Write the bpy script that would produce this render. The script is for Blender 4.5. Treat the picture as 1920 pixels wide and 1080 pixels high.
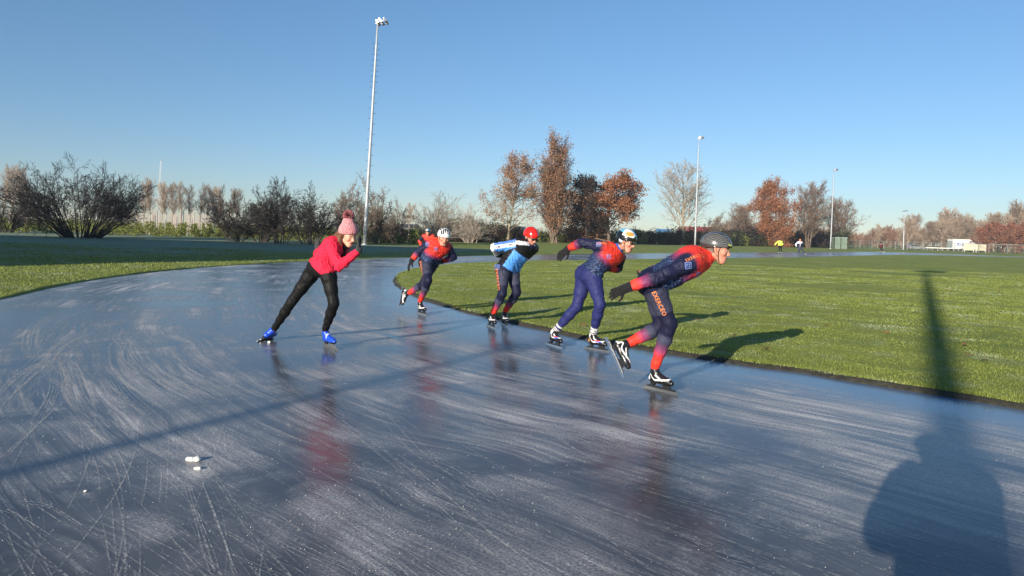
import bpy, math, random
import numpy as np
from mathutils import Vector, Matrix
from mathutils.bvhtree import BVHTree
random.seed(7); np.random.seed(7)
for o in list(bpy.data.objects): bpy.data.objects.remove(o)
SC = bpy.context.scene; COL = SC.collection
# ---------------------------------------------------------------- camera, sky, sun
F_PX = 1330.0; CAM_H = 1.40; ROLL = math.radians(1.7); PY0 = 437.0
cr, sr = math.cos(ROLL), math.sin(ROLL)
cd = bpy.data.cameras.new('camera'); cam = bpy.data.objects.new('camera', cd); COL.objects.link(cam)
cam.matrix_world = Matrix(((cr, -sr, 0, 0), (0, 0, -1, 0), (sr, cr, 0, CAM_H), (0, 0, 0, 1)))
cd.sensor_width = 36; cd.lens = F_PX / 1920 * 36; cd.shift_y = -(540 - PY0) / 1920
cd.clip_start = 0.05; cd.clip_end = 6000
SC.camera = cam
SUN_EL = math.radians(15.3); SUN_AZ = math.radians(29.95)      # shadows fall towards (sin az, cos az)
AD = Vector((math.sin(SUN_AZ), math.cos(SUN_AZ), 0))
sd = bpy.data.lights.new('sun', 'SUN'); sd.energy = 5.0; sd.angle = math.radians(0.4); sd.color = (1.0, 0.90, 0.76)
sun = bpy.data.objects.new('sun', sd); COL.objects.link(sun)
sdir = Vector((AD.x * math.cos(SUN_EL), AD.y * math.cos(SUN_EL), -math.sin(SUN_EL)))
sun.rotation_euler = sdir.to_track_quat('-Z', 'Y').to_euler(); sun.location = (-20, -30, 30)
W = bpy.data.worlds.new('World'); SC.world = W; W.use_nodes = True
nt = W.node_tree; bg = nt.nodes['Background']; sky = nt.nodes.new('ShaderNodeTexSky')
sky.sky_type = 'NISHITA'; sky.sun_disc = False; sky.sun_elevation = SUN_EL
sky.sun_rotation = math.pi + SUN_AZ
sky.air_density = 1.0; sky.dust_density = 0.25; sky.ozone_density = 3.2; sky.altitude = 900
tcw = nt.nodes.new('ShaderNodeTexCoord'); spw = nt.nodes.new('ShaderNodeSeparateXYZ'); nt.links.new(tcw.outputs['Generated'], spw.inputs[0])
rw = nt.nodes.new('ShaderNodeValToRGB'); rw.color_ramp.elements[0].position = 0.0; rw.color_ramp.elements[0].color = (.70, .70, .76, 1); rw.color_ramp.elements[1].position = .30; rw.color_ramp.elements[1].color = (.78, .90, .93, 1)
nt.links.new(spw.outputs['Z'], rw.inputs[0]); mw = nt.nodes.new('ShaderNodeMix'); mw.data_type = 'RGBA'; mw.blend_type = 'MULTIPLY'; mw.inputs[0].default_value = 1
nt.links.new(sky.outputs[0], mw.inputs[6]); nt.links.new(rw.outputs[0], mw.inputs[7]); nt.links.new(mw.outputs[2], bg.inputs[0]); bg.inputs[1].default_value = 0.106
SC.view_settings.view_transform = 'Standard'; SC.view_settings.look = 'None'
SC.view_settings.gamma = 1; SC.view_settings.exposure = 0.56
SC.render.engine = 'CYCLES'

def at(px, py, Y):
    dx, dy = px - 960, PY0 - py
    u = dx * cr - dy * sr; v = dx * sr + dy * cr
    return Vector((u / F_PX * Y, Y, CAM_H + v / F_PX * Y))
def gnd(px, py, z=0.0):
    dx, dy = px - 960, PY0 - py
    u = dx * cr - dy * sr; v = dx * sr + dy * cr
    Y = -(CAM_H - z) * F_PX / v
    return Vector((u / F_PX * Y, Y, z))
def colpt(px, Y, z=0.0):            # ground point at depth Y under image column px near the horizon
    p = at(px, PY0 + (px - 960) * sr, Y); p.z = z; return p

# ---------------------------------------------------------------- materials
def newmat(name):
    m = bpy.data.materials.new(name); m.use_nodes = True
    return m, m.node_tree, m.node_tree.nodes['Principled BSDF']
def N(nt, t, **kw):
    n = nt.nodes.new(t)
    for k, v in kw.items(): setattr(n, k, v)
    return n
def pmat(name, c, rough=0.6, metal=0.0, var=0.15, scale=8.0, bump=0.0, bscale=40.0, coat=0.0, sheen=0.0):
    m, t, b = newmat(name)
    tc = N(t, 'ShaderNodeTexCoord'); no = N(t, 'ShaderNodeTexNoise'); no.inputs['Scale'].default_value = scale; no.inputs['Detail'].default_value = 6
    t.links.new(tc.outputs['Object'], no.inputs['Vector'])
    rp = N(t, 'ShaderNodeValToRGB')
    rp.color_ramp.elements[0].position = 0.3; rp.color_ramp.elements[1].position = 0.7
    rp.color_ramp.elements[0].color = [*(x * (1 - var) for x in c), 1]; rp.color_ramp.elements[1].color = [*(min(1, x * (1 + var)) for x in c), 1]
    t.links.new(no.outputs['Fac'], rp.inputs['Fac']); t.links.new(rp.outputs['Color'], b.inputs['Base Color'])
    b.inputs['Roughness'].default_value = rough; b.inputs['Metallic'].default_value = metal
    b.inputs['Coat Weight'].default_value = coat; b.inputs['Sheen Weight'].default_value = sheen
    if bump > 0:
        n2 = N(t, 'ShaderNodeTexNoise'); n2.inputs['Scale'].default_value = bscale; n2.inputs['Detail'].default_value = 4
        bp = N(t, 'ShaderNodeBump'); bp.inputs['Strength'].default_value = bump; bp.inputs['Distance'].default_value = 0.02
        t.links.new(tc.outputs['Object'], n2.inputs['Vector']); t.links.new(n2.outputs['Fac'], bp.inputs['Height']); t.links.new(bp.outputs['Normal'], b.inputs['Normal'])
    return m
def attrmat(name, rough=0.55, bump=0.0, bscale=30.0, coat=0.0, sheen=0.0, dots=False, sss=0.0, var=0.12, vscale=25, stretch=None, spec=0.5):
    """colour from the mesh's own colour attribute, with fine procedural variation"""
    m, t, b = newmat(name)
    at_ = N(t, 'ShaderNodeAttribute', attribute_name='Col'); tc = N(t, 'ShaderNodeTexCoord')
    no = N(t, 'ShaderNodeTexNoise'); no.inputs['Scale'].default_value = vscale; no.inputs['Detail'].default_value = 5
    t.links.new(tc.outputs['Object'], no.inputs['Vector'])
    mr = N(t, 'ShaderNodeMapRange'); mr.inputs[1].default_value = .3; mr.inputs[2].default_value = .7; mr.inputs[3].default_value = 1 - var; mr.inputs[4].default_value = 1 + var
    t.links.new(no.outputs['Fac'], mr.inputs[0])
    mx = N(t, 'ShaderNodeMix', data_type='RGBA', blend_type='MULTIPLY'); mx.inputs[0].default_value = 1
    t.links.new(at_.outputs['Color'], mx.inputs[6]); t.links.new(mr.outputs[0], mx.inputs[7])
    out = mx.outputs[2]
    if dots:
        v = N(t, 'ShaderNodeTexVoronoi'); v.inputs['Scale'].default_value = 85; v.inputs['Randomness'].default_value = 0.1
        t.links.new(tc.outputs['Object'], v.inputs['Vector'])
        l = N(t, 'ShaderNodeMath', operation='LESS_THAN'); l.inputs[1].default_value = 0.30; t.links.new(v.outputs['Distance'], l.inputs[0])
        m2 = N(t, 'ShaderNodeMath', operation='MULTIPLY'); t.links.new(l.outputs[0], m2.inputs[0]); t.links.new(at_.outputs['Alpha'], m2.inputs[1])
        mx2 = N(t, 'ShaderNodeMix', data_type='RGBA'); t.links.new(m2.outputs[0], mx2.inputs[0]); t.links.new(out, mx2.inputs[6]); mx2.inputs[7].default_value = (.12, .25, .55, 1)
        out = mx2.outputs[2]
    t.links.new(out, b.inputs['Base Color'])
    b.inputs['Roughness'].default_value = rough; b.inputs['Coat Weight'].default_value = coat; b.inputs['Sheen Weight'].default_value = sheen
    b.inputs['Subsurface Weight'].default_value = sss; b.inputs['Subsurface Radius'].default_value = (.02, .008, .004); b.inputs['Specular IOR Level'].default_value = spec
    if bump > 0:
        n2 = N(t, 'ShaderNodeTexNoise'); n2.inputs['Scale'].default_value = bscale; n2.inputs['Detail'].default_value = 3; n2.inputs['Distortion'].default_value = 0.6
        mp = N(t, 'ShaderNodeMapping')
        if stretch: mp.inputs['Scale'].default_value = stretch
        bp = N(t, 'ShaderNodeBump'); bp.inputs['Strength'].default_value = bump; bp.inputs['Distance'].default_value = 0.03
        t.links.new(tc.outputs['Object'], mp.inputs['Vector']); t.links.new(mp.outputs[0], n2.inputs['Vector']); t.links.new(n2.outputs['Fac'], bp.inputs['Height']); t.links.new(bp.outputs['Normal'], b.inputs['Normal'])
    return m
M = {}
M['skin'] = attrmat('skin', .5, .15, 60, sss=.12, var=.08)
M['lycra'] = attrmat('lycra', .55, .9, 13, spec=.25, dots=True, var=.06, stretch=(1, 1, 1.8))
M['jacket'] = attrmat('jacket_fabric', .55, .6, 12, spec=.3, var=.06)
M['sweater'] = attrmat('sweater_fabric', .85, 1.0, 11, spec=.15, var=.05)
M['tights'] = attrmat('tights_fabric', .6, .7, 13, spec=.2, dots=False, var=.06)
M['glove'] = attrmat('glove_fabric', .85, .4, 60, sheen=.1, spec=.2)
M['boot'] = attrmat('boot_leather', .32, .1, 30, coat=.3, var=.1)
M['helmet'] = attrmat('helmet_shell', .22, 0, coat=.6, var=.03, vscale=8)
M['knit'] = attrmat('knit_wool', .95, 1.0, 90, sheen=.4, var=.3, vscale=90)
M['hair'] = attrmat('hair_strands', .6, .8, 60, var=.35, vscale=60, stretch=(1, 1, .2))
M['steel'] = pmat('blade_steel', (.6, .62, .62), .25, .9, .08)
M['darkmetal'] = pmat('dark_metal', (.05, .05, .055), .4, .6)
M['alu'] = pmat('aluminium', (.45, .46, .47), .35, .8, .1)
M['fencem'] = pmat('weathered_fence_steel', (.27, .27, .26), .6, .2); M['galv'] = pmat('galvanised_steel', (.43, .45, .47), .5, .25, .12, 3)
M['lens'] = pmat('dark_lens', (.012, .012, .014), .08, 0, .05, coat=1)
M['strap'] = pmat('strap_webbing', (.02, .02, .022), .7)
M['print_orange'] = pmat('orange_print', (.75, .22, .06), .6)
M['print_blue'] = pmat('blue_print', (.16, .24, .55), .6)
M['print_white'] = pmat('white_print', (.8, .8, .8), .6)
M['print_black'] = pmat('black_print', (.015, .015, .02), .6)
M['bark_dark'] = pmat('dark_bark', (.036, .031, .028), .9, 0, .35, 1.5)  # dark tone also carries the shade on the left shrubs
M['bark_brown'] = pmat('brown_bark', (.15, .11, .08), .9, 0, .35, 1.5)
M['bark_pale'] = pmat('pale_bark', (.29, .24, .16), .9, 0, .3, 1.5)
M['bark_grey'] = pmat('grey_bark', (.30, .25, .20), .9, 0, .25, 1.5)
M['twig_pink'] = pmat('pale_brown_twigs', (.30, .225, .165), .9, 0, .25, .8)  # paleness of the far trees in haze is put into this colour
M['twig_red'] = pmat('reddish_twigs', (.25, .15, .10), .9, 0, .3, .6)
def leafmat(name, c1, c2, c3=None, trans=.25):
    m, t, b = newmat(name)
    g = N(t, 'ShaderNodeNewGeometry'); rp = N(t, 'ShaderNodeValToRGB')
    rp.color_ramp.elements[0].color = (*c1, 1); rp.color_ramp.elements[1].color = (*c2, 1)
    if c3: e = rp.color_ramp.elements.new(.85); e.color = (*c3, 1)
    t.links.new(g.outputs['Random Per Island'], rp.inputs['Fac']); t.links.new(rp.outputs['Color'], b.inputs['Base Color'])
    b.inputs['Roughness'].default_value = .7
    tr = N(t, 'ShaderNodeBsdfTranslucent'); t.links.new(rp.outputs['Color'], tr.inputs['Color'])
    mx = N(t, 'ShaderNodeMixShader'); mx.inputs[0].default_value = trans
    t.links.new(b.outputs[0], mx.inputs[1]); t.links.new(tr.outputs[0], mx.inputs[2]); t.links.new(mx.outputs[0], t.nodes['Material Output'].inputs[0])
    return m
M['leaf_copper'] = leafmat('copper_leaves', (.24, .095, .045), (.50, .23, .11), (.38, .16, .07))
M['leaf_brown'] = leafmat('brown_leaves', (.24, .12, .065), (.54, .31, .17), (.38, .20, .11))
M['leaf_red'] = leafmat('red_brown_leaves', (.22, .095, .06), (.40, .18, .11))
M['leaf_green'] = leafmat('evergreen_leaves', (.025, .04, .012), (.075, .095, .028))
M['leaf_olive'] = leafmat('olive_leaves', (.13, .17, .035), (.42, .43, .10))
M['leaf_dark'] = leafmat('dark_leaves', (.03, .02, .014), (.075, .045, .03))

# ---------------------------------------------------------------- object helpers
def tag(o, label=None, cat=None, group=None, kind=None):
    if label: o['label'] = label
    if cat: o['category'] = cat
    if group: o['group'] = group
    if kind: o['kind'] = kind
    return o
def thing(name, label, cat, loc=(0, 0, 0), group=None, rotz=0):
    o = bpy.data.objects.new(name, None); COL.objects.link(o); o.location = loc; o.rotation_euler = (0, 0, rotz)
    o.empty_display_size = .2
    return tag(o, label, cat, group)
def mobj(name, verts, faces, mat, parent=None, origin=None, col=None, smooth=False):
    v = np.asarray(verts, dtype=np.float32).reshape(-1, 3)
    if origin is not None: v = v - np.array(origin, dtype=np.float32)
    me = bpy.data.meshes.new(name)
    if isinstance(faces, np.ndarray):
        me.vertices.add(len(v)); me.vertices.foreach_set('co', v.ravel())
        nf, k = faces.shape
        me.loops.add(nf * k); me.loops.foreach_set('vertex_index', faces.astype(np.int32).ravel())
        me.polygons.add(nf); me.polygons.foreach_set('loop_start', np.arange(0, nf * k, k, dtype=np.int32))
        me.update(calc_edges=True)
    else:
        me.from_pydata(v.tolist(), [], faces)
    if col is not None:
        c = np.asarray(col, dtype=np.float32)
        if c.shape[1] == 3: c = np.hstack([c, np.zeros((len(c), 1), np.float32)])
        a = me.color_attributes.new('Col', 'FLOAT_COLOR', 'POINT'); a.data.foreach_set('color', c.ravel())
    if smooth: me.polygons.foreach_set('use_smooth', np.ones(len(me.polygons), bool))
    me.materials.append(mat); me.update()
    o = bpy.data.objects.new(name, me); COL.objects.link(o)
    if parent: o.parent = parent
    return o
class MB:
    def __init__(s): s.v = []; s.f = []
    def box(s, c, d, R=None, taper=1.0):
        i = len(s.v); c = Vector(c)
        for z in (-.5, .5):
            k = taper if z > 0 else 1
            for x, y in ((-.5, -.5), (.5, -.5), (.5, .5), (-.5, .5)):
                p = Vector((x * d[0] * k, y * d[1] * k, z * d[2]))
                if R: p = R @ p
                s.v.append(tuple(c + p))
        for f in ((0, 3, 2, 1), (4, 5, 6, 7), (0, 1, 5, 4), (1, 2, 6, 5), (2, 3, 7, 6), (3, 0, 4, 7)): s.f.append(tuple(i + q for q in f))
        return s
    def tube(s, pts, rs, n=8, cap=True):
        pts = [Vector(p) for p in pts]; base = len(s.v); prev = None
        for k, p in enumerate(pts):
            d = (pts[min(k + 1, len(pts) - 1)] - pts[max(k - 1, 0)]).normalized()
            if prev is None: a = d.orthogonal().normalized()
            else: a = (prev - d * prev.dot(d)); a = a.normalized() if a.length > 1e-6 else d.orthogonal().normalized()
            prev = a; b = d.cross(a); r = rs[k] if hasattr(rs, '__len__') else rs
            for j in range(n):
                t = 2 * math.pi * j / n; s.v.append(tuple(p + a * (math.cos(t) * r) + b * (math.sin(t) * r)))
        for k in range(len(pts) - 1):
            for j in range(n):
                q = base + k * n; s.f.append((q + j, q + (j + 1) % n, q + n + (j + 1) % n, q + n + j))
        if cap:
            s.f.append(tuple(base + n - 1 - j for j in range(n))); s.f.append(tuple(base + (len(pts) - 1) * n + j for j in range(n)))
        return s
    def prism(s, outline, y0, y1, T=None):      # outline in xz, extruded along y
        i = len(s.v); n = len(outline)
        for y in (y0, y1):
            for x, z in outline:
                p = Vector((x, y, z)); s.v.append(tuple(T @ p if T else p))
        s.f.append(tuple(range(i, i + n))); s.f.append(tuple(range(i + 2 * n - 1, i + n - 1, -1)))
        for k in range(n): s.f.append((i + (k + 1) % n, i + k, i + n + k, i + n + (k + 1) % n))
        return s
    def build(s, name, mat, parent=None, origin=None, smooth=False):
        return mobj(name, s.v, s.f, mat, parent, origin, smooth=smooth)
def copy_tree(o, parent=None):
    c = o.copy(); COL.objects.link(c); c.parent = parent
    for ch in list(o.children): copy_tree(ch, c)
    return c
def place(proto, used, loc, rz=0, sc=(1, 1, 1), label=None, group=None, tilt=0):
    if proto.name in used: o = copy_tree(proto)
    else: o = proto; used.add(proto.name)
    o.location = loc; o.rotation_euler = (0, tilt, rz); o.scale = sc if hasattr(sc, '__len__') else (sc,) * 3
    if label: o['label'] = label
    if group: o['group'] = group
    return o
USED = set()

# ---------------------------------------------------------------- ground shapes
def catmull(P, n=12):
    out = []; m = len(P)
    for i in range(m):
        p0, p1, p2, p3 = (np.array(P[(i + k) % m][:2], float) for k in (-1, 0, 1, 2))
        for j in range(n):
            t = j / n; out.append(.5 * ((2 * p1) + (-p0 + p2) * t + (2 * p0 - 5 * p1 + 4 * p2 - p3) * t * t + (-p0 + 3 * p1 - 3 * p2 + p3) * t ** 3))
    return np.array(out)
g2 = lambda x, y: tuple(gnd(x, y))[:2]
CEN = np.array([42.0, 45.0])
inner = [g2(1920, 768), g2(1600, 716), g2(1250, 664), g2(1100, 637), g2(960, 606), g2(870, 586), g2(800, 564), g2(752, 543), g2(738, 526), g2(752, 511), g2(800, 501), g2(880, 494),
         g2(1000, 490.5), g2(1200, 486.5), g2(1480, 483), g2(1680, 478.5), g2(1800, 480), g2(1920, 483.5), (120, 112), (165, 95), (185, 40), (150, -25), (90, -52), (50, -38), (22, -12)]
outer = [(-8.0, 8.6), g2(0, 561), g2(100, 538), g2(200, 521), g2(300, 509), g2(400, 500), g2(560, 490.5), g2(680, 485.5), g2(790, 482), g2(900, 479.5), g2(1200, 475), g2(1480, 473),
         g2(1650, 472.5), g2(1800, 477), g2(1920, 481.5), (125, 126), (178, 107), (200, 40), (160, -38), (90, -66), (42, -48), (10, -14), (-1.5, -3), (-6, 3)]
NA = 1440
def polar(P):
    c = catmull(P, 16) - CEN; a = np.arctan2(c[:, 1], c[:, 0]) % (2 * math.pi); r = np.hypot(c[:, 0], c[:, 1])
    o = np.argsort(a); th = np.arange(NA) / NA * 2 * math.pi
    return np.interp(th, a[o], r[o], period=2 * math.pi)
TH = np.arange(NA) / NA * 2 * math.pi; RI = polar(inner); RO = polar(outer); DIR = np.stack([np.cos(TH), np.sin(TH)], 1)
RO = np.maximum(RO, RI + 1.5)
def snoise(x, y, s=1.0):
    return (np.sin(x * 1.3 * s + 1.7 * np.sin(y * .9 * s)) + np.sin(y * 1.7 * s + 2.1 * np.sin(x * .7 * s + 1)) + np.sin((x + y) * .8 * s + 3)) / 3
def ring_mesh(name, rads, zs, mat, uv=False, close_center=False):
    V = []; k = len(rads)
    for r, z in zip(rads, zs):
        p = CEN + DIR * r[:, None]; V.append(np.column_stack([p, z if hasattr(z, '__len__') else np.full(NA, z)]))
    V = np.concatenate(V); i = np.arange(NA); j = (i + 1) % NA; Fs = []
    for a in range(k - 1): Fs.append(np.column_stack([a * NA + i, a * NA + j, (a + 1) * NA + j, (a + 1) * NA + i]))
    Fs = np.concatenate(Fs)
    if rads[0].mean() > rads[-1].mean(): Fs = Fs[:, ::-1]
    Fs = Fs[:, ::-1] if uv else Fs
    return V, Fs
# ice
w = np.linspace(-.03, 1.03, 14); rads = [RI + (RO - RI) * x for x in w]
V, Fs = ring_mesh('ice', rads, [0.0] * 14, None)
ds = np.hypot(*(np.roll(CEN + DIR * RI[:, None], -1, 0) - (CEN + DIR * RI[:, None])).T); S = np.concatenate([[0], np.cumsum(ds)])
def ice_material():
    m, t, b = newmat('rink_ice'); L = t.links.new
    uv = N(t, 'ShaderNodeUVMap'); sep = N(t, 'ShaderNodeSeparateXYZ'); L(uv.outputs[0], sep.inputs[0])
    tc = N(t, 'ShaderNodeTexCoord')
    def noise(vec, scale, detail=5, rough=.6, dist=0, sc=None):
        n = N(t, 'ShaderNodeTexNoise'); n.inputs['Scale'].default_value = scale; n.inputs['Detail'].default_value = detail; n.inputs['Roughness'].default_value = rough; n.inputs['Distortion'].default_value = dist
        if sc:
            mp = N(t, 'ShaderNodeMapping'); mp.inputs['Scale'].default_value = sc; L(vec, mp.inputs['Vector']); vec = mp.outputs[0]
        L(vec, n.inputs['Vector']); return n
    def mr(x, a, b_, c=0, d=1):
        n = N(t, 'ShaderNodeMapRange'); L(x, n.inputs[0]); n.inputs[1].default_value = a; n.inputs[2].default_value = b_; n.inputs[3].default_value = c; n.inputs[4].default_value = d; return n.outputs[0]
    def ma(op, a, b_=None):
        n = N(t, 'ShaderNodeMath', operation=op)
        for i, x in enumerate((a, b_)):
            if x is None: continue
            if isinstance(x, (int, float)): n.inputs[i].default_value = x
            else: L(x, n.inputs[i])
        return n.outputs[0]
    # warp the track coordinates so streaks are never perfectly parallel
    wn = noise(tc.outputs['Object'], .22, 2)
    vm = N(t, 'ShaderNodeVectorMath', operation='SCALE'); L(wn.outputs['Color'], vm.inputs[0]); vm.inputs['Scale'].default_value = .7
    va = N(t, 'ShaderNodeVectorMath', operation='ADD'); L(uv.outputs[0], va.inputs[0]); L(vm.outputs[0], va.inputs[1])
    U = va.outputs[0]
    st1 = noise(U, 1, 8, .72, 0, (5, .35, 1)).outputs['Fac']       # broad brushed frost
    st2 = noise(U, 1, 6, .7, 0, (26, .9, 1)).outputs['Fac']        # fine scratches
    mpr = N(t, 'ShaderNodeMapping'); mpr.inputs['Rotation'].default_value = (0, 0, .42); L(U, mpr.inputs['Vector'])
    st3 = noise(mpr.outputs[0], 1, 6, .7, .3, (22, .8, 1)).outputs['Fac']   # crossing scratches
    patch = noise(tc.outputs['Object'], .55, 6, .65, .5).outputs['Fac']
    big = noise(tc.outputs['Object'], .14, 4, .5).outputs['Fac']
    grain = noise(tc.outputs['Object'], 70, 3, .7).outputs['Fac']
    a1 = ma('MULTIPLY', mr(st1, .42, .68), .9)
    a2 = ma('MULTIPLY', mr(st2, .50, .72), .8)
    a3 = ma('MULTIPLY', mr(st3, .60, .76), .4)
    f = ma('ADD', a1, a2); f = ma('ADD', f, a3)
    f = ma('MULTIPLY', f, mr(patch, .42, .60, .04, 1.15))
    f = ma('MULTIPLY', f, mr(big, .38, .6, .45, 1.2))
    f = ma('MULTIPLY', f, mr(grain, .38, .62, .25, 1.4))
    edge = mr(sep.outputs['X'], .35, 1.3, .12, 1)                   # clean wet strip along the inner edge
    far = mr(sep.outputs['X'], 6.5, 9.0, 1, .45)
    f = ma('MULTIPLY', f, edge); f = ma('MULTIPLY', f, far)
    # snow grains
    vo = N(t, 'ShaderNodeTexVoronoi'); vo.inputs['Scale'].default_value = 22; L(tc.outputs['Object'], vo.inputs['Vector'])
    sp = ma('LESS_THAN', vo.outputs['Distance'], .045); sp = ma('MULTIPLY', sp, mr(noise(tc.outputs['Object'], 1.1, 4).outputs['Fac'], .5, .62)); 
    f = ma('ADD', ma('MULTIPLY', f, 1.05), ma('MULTIPLY', sp, .5)); fc = N(t, 'ShaderNodeClamp'); L(f, fc.inputs[0]); f = fc.outputs[0]
    cl = noise(tc.outputs['Object'], .8, 5, .6).outputs['Fac']
    base = N(t, 'ShaderNodeValToRGB'); base.color_ramp.elements[0].color = (.036, .039, .050, 1); base.color_ramp.elements[1].color = (.14, .143, .15, 1)
    base.color_ramp.elements[0].position = .3; base.color_ramp.elements[1].position = .75; L(cl, base.inputs[0])
    edge2 = mr(sep.outputs['X'], .2, 1.5, 1, 0)
    mb_ = N(t, 'ShaderNodeMix', data_type='RGBA'); L(ma('MULTIPLY', edge2, .65), mb_.inputs[0]); L(base.outputs[0], mb_.inputs[6]); mb_.inputs[7].default_value = (.12, .22, .36, 1)
    mc = N(t, 'ShaderNodeMix', data_type='RGBA'); L(f, mc.inputs[0]); L(mb_.outputs[2], mc.inputs[6]); mc.inputs[7].default_value = (.72, .69, .66, 1)
    L(mc.outputs[2], b.inputs['Base Color'])
    L(ma('ADD', mr(cl, .3, .7, .13, .21), ma('MULTIPLY', f, .45)), b.inputs['Roughness'])
    b.inputs['IOR'].default_value = 1.31; b.inputs['Specular IOR Level'].default_value = .42
    hb = ma('ADD', ma('MULTIPLY', f, .5), ma('ADD', ma('MULTIPLY', st2, .25), ma('MULTIPLY', patch, .6)))
    bp = N(t, 'ShaderNodeBump'); bp.inputs['Strength'].default_value = .24; bp.inputs['Distance'].default_value = .008; L(hb, bp.inputs['Height']); L(bp.outputs[0], b.inputs['Normal'])
    return m
M['ice'] = ice_material()
ice = mobj('ice_track', V, Fs, M['ice']); tag(ice, kind='structure'); ice['label'] = 'curved ice track with white scratches'
uvl = ice.data.uv_layers.new(name='UVMap')
vi = np.empty(len(ice.data.loops), np.int32); ice.data.loops.foreach_get('vertex_index', vi)
ai = vi % NA; wi = vi // NA; ll = np.arange(len(vi)) // 4
vs = S[ai]
mx_ai = ai.reshape(-1, 4).max(1).repeat(4); vs = np.where((ai == 0) & (mx_ai == NA - 1), S[NA], vs)
us = (RO - RI)[ai] * w[wi]; us = np.where((RO - RI)[ai] > 12, 12 * w[wi], us)
uvl.data.foreach_set('uv', np.column_stack([us, vs]).astype(np.float32).ravel())

def grass_material(name, shade=1.0, frost=.5, rime=None):
    m, t, b = newmat(name); L = t.links.new; tc = N(t, 'ShaderNodeTexCoord')
    def noise(scale, detail=5, rough=.6, sc=None):
        n = N(t, 'ShaderNodeTexNoise'); n.inputs['Scale'].default_value = scale; n.inputs['Detail'].default_value = detail; n.inputs['Roughness'].default_value = rough
        if sc: mp = N(t, 'ShaderNodeMapping'); mp.inputs['Scale'].default_value = sc; L(tc.outputs['Object'], mp.inputs[0]); L(mp.outputs[0], n.inputs['Vector'])
        else: L(tc.outputs['Object'], n.inputs['Vector'])
        return n.outputs['Fac']
    r1 = N(t, 'ShaderNodeValToRGB'); e = r1.color_ramp.elements
    e[0].position = .30; e[0].color = (.15 * shade, .19 * shade, .035, 1); e[1].position = .72; e[1].color = (.39 * shade, .41 * shade, .11, 1)
    x = e.new(.52); x.color = (.25 * shade, .295 * shade, .060, 1)
    L(noise(9, 10, .78), r1.inputs[0])
    r2 = N(t, 'ShaderNodeValToRGB'); r2.color_ramp.elements[0].position = .35; r2.color_ramp.elements[1].position = .7
    r2.color_ramp.elements[0].color = (.75, .8, .75, 1); r2.color_ramp.elements[1].color = (1.25, 1.15, 1.1, 1); L(noise(.35, 5, .6), r2.inputs[0])
    mx = N(t, 'ShaderNodeMix', data_type='RGBA', blend_type='MULTIPLY'); mx.inputs[0].default_value = 1; L(r1.outputs[0], mx.inputs[6]); L(r2.outputs[0], mx.inputs[7])
    # frost patches
    a = N(t, 'ShaderNodeMapRange'); L(noise(1.1, 8, .7), a.inputs[0]); a.inputs[1].default_value = .515; a.inputs[2].default_value = .74; a.inputs[4].default_value = frost
    c = N(t, 'ShaderNodeMapRange'); L(noise(28, 4, .8), c.inputs[0]); c.inputs[1].default_value = .42; c.inputs[2].default_value = .65
    mm = N(t, 'ShaderNodeMath', operation='MULTIPLY'); L(a.outputs[0], mm.inputs[0]); L(c.outputs[0], mm.inputs[1])
    m2 = N(t, 'ShaderNodeMix', data_type='RGBA'); L(mm.outputs[0], m2.inputs[0]); L(mx.outputs[2], m2.inputs[6]); m2.inputs[7].default_value = (.46, .50, .42, 1)
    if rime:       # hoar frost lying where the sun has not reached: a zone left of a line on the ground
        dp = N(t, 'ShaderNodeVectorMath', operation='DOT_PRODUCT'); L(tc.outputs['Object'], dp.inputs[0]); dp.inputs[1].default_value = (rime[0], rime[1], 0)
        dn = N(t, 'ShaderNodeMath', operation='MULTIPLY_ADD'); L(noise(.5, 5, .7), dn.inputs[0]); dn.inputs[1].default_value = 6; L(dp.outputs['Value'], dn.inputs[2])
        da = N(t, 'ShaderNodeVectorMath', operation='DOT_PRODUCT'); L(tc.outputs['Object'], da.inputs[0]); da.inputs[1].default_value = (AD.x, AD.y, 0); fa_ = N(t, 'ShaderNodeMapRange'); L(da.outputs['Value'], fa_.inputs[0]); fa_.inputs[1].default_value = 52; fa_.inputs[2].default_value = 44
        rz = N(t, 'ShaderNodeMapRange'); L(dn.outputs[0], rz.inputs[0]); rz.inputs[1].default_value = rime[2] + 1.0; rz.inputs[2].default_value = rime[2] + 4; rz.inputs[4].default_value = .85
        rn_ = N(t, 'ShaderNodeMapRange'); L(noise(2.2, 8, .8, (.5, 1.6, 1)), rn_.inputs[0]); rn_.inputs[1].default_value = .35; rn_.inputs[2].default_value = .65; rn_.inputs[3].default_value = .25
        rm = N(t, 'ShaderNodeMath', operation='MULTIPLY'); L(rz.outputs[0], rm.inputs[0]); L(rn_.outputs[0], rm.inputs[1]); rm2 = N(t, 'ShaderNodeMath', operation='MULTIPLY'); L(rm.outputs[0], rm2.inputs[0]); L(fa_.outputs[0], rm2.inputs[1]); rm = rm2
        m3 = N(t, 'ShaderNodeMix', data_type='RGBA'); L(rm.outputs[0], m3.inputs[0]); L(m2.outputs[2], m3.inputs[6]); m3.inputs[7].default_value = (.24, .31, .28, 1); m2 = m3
    L(m2.outputs[2], b.inputs['Base Color']); b.inputs['Roughness'].default_value = .85; b.inputs['Specular IOR Level'].default_value = .15
    bp = N(t, 'ShaderNodeBump'); bp.inputs['Strength'].default_value = 1; bp.inputs['Distance'].default_value = .02; L(noise(40, 5, .8), bp.inputs['Height']); L(bp.outputs[0], b.inputs['Normal'])
    return m
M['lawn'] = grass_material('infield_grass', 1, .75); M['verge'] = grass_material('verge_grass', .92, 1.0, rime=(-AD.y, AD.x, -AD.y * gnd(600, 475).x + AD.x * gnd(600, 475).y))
M['soil'] = pmat('dark_soil', (.035, .032, .022), .95, 0, .5, 14, 1, 25)
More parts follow.
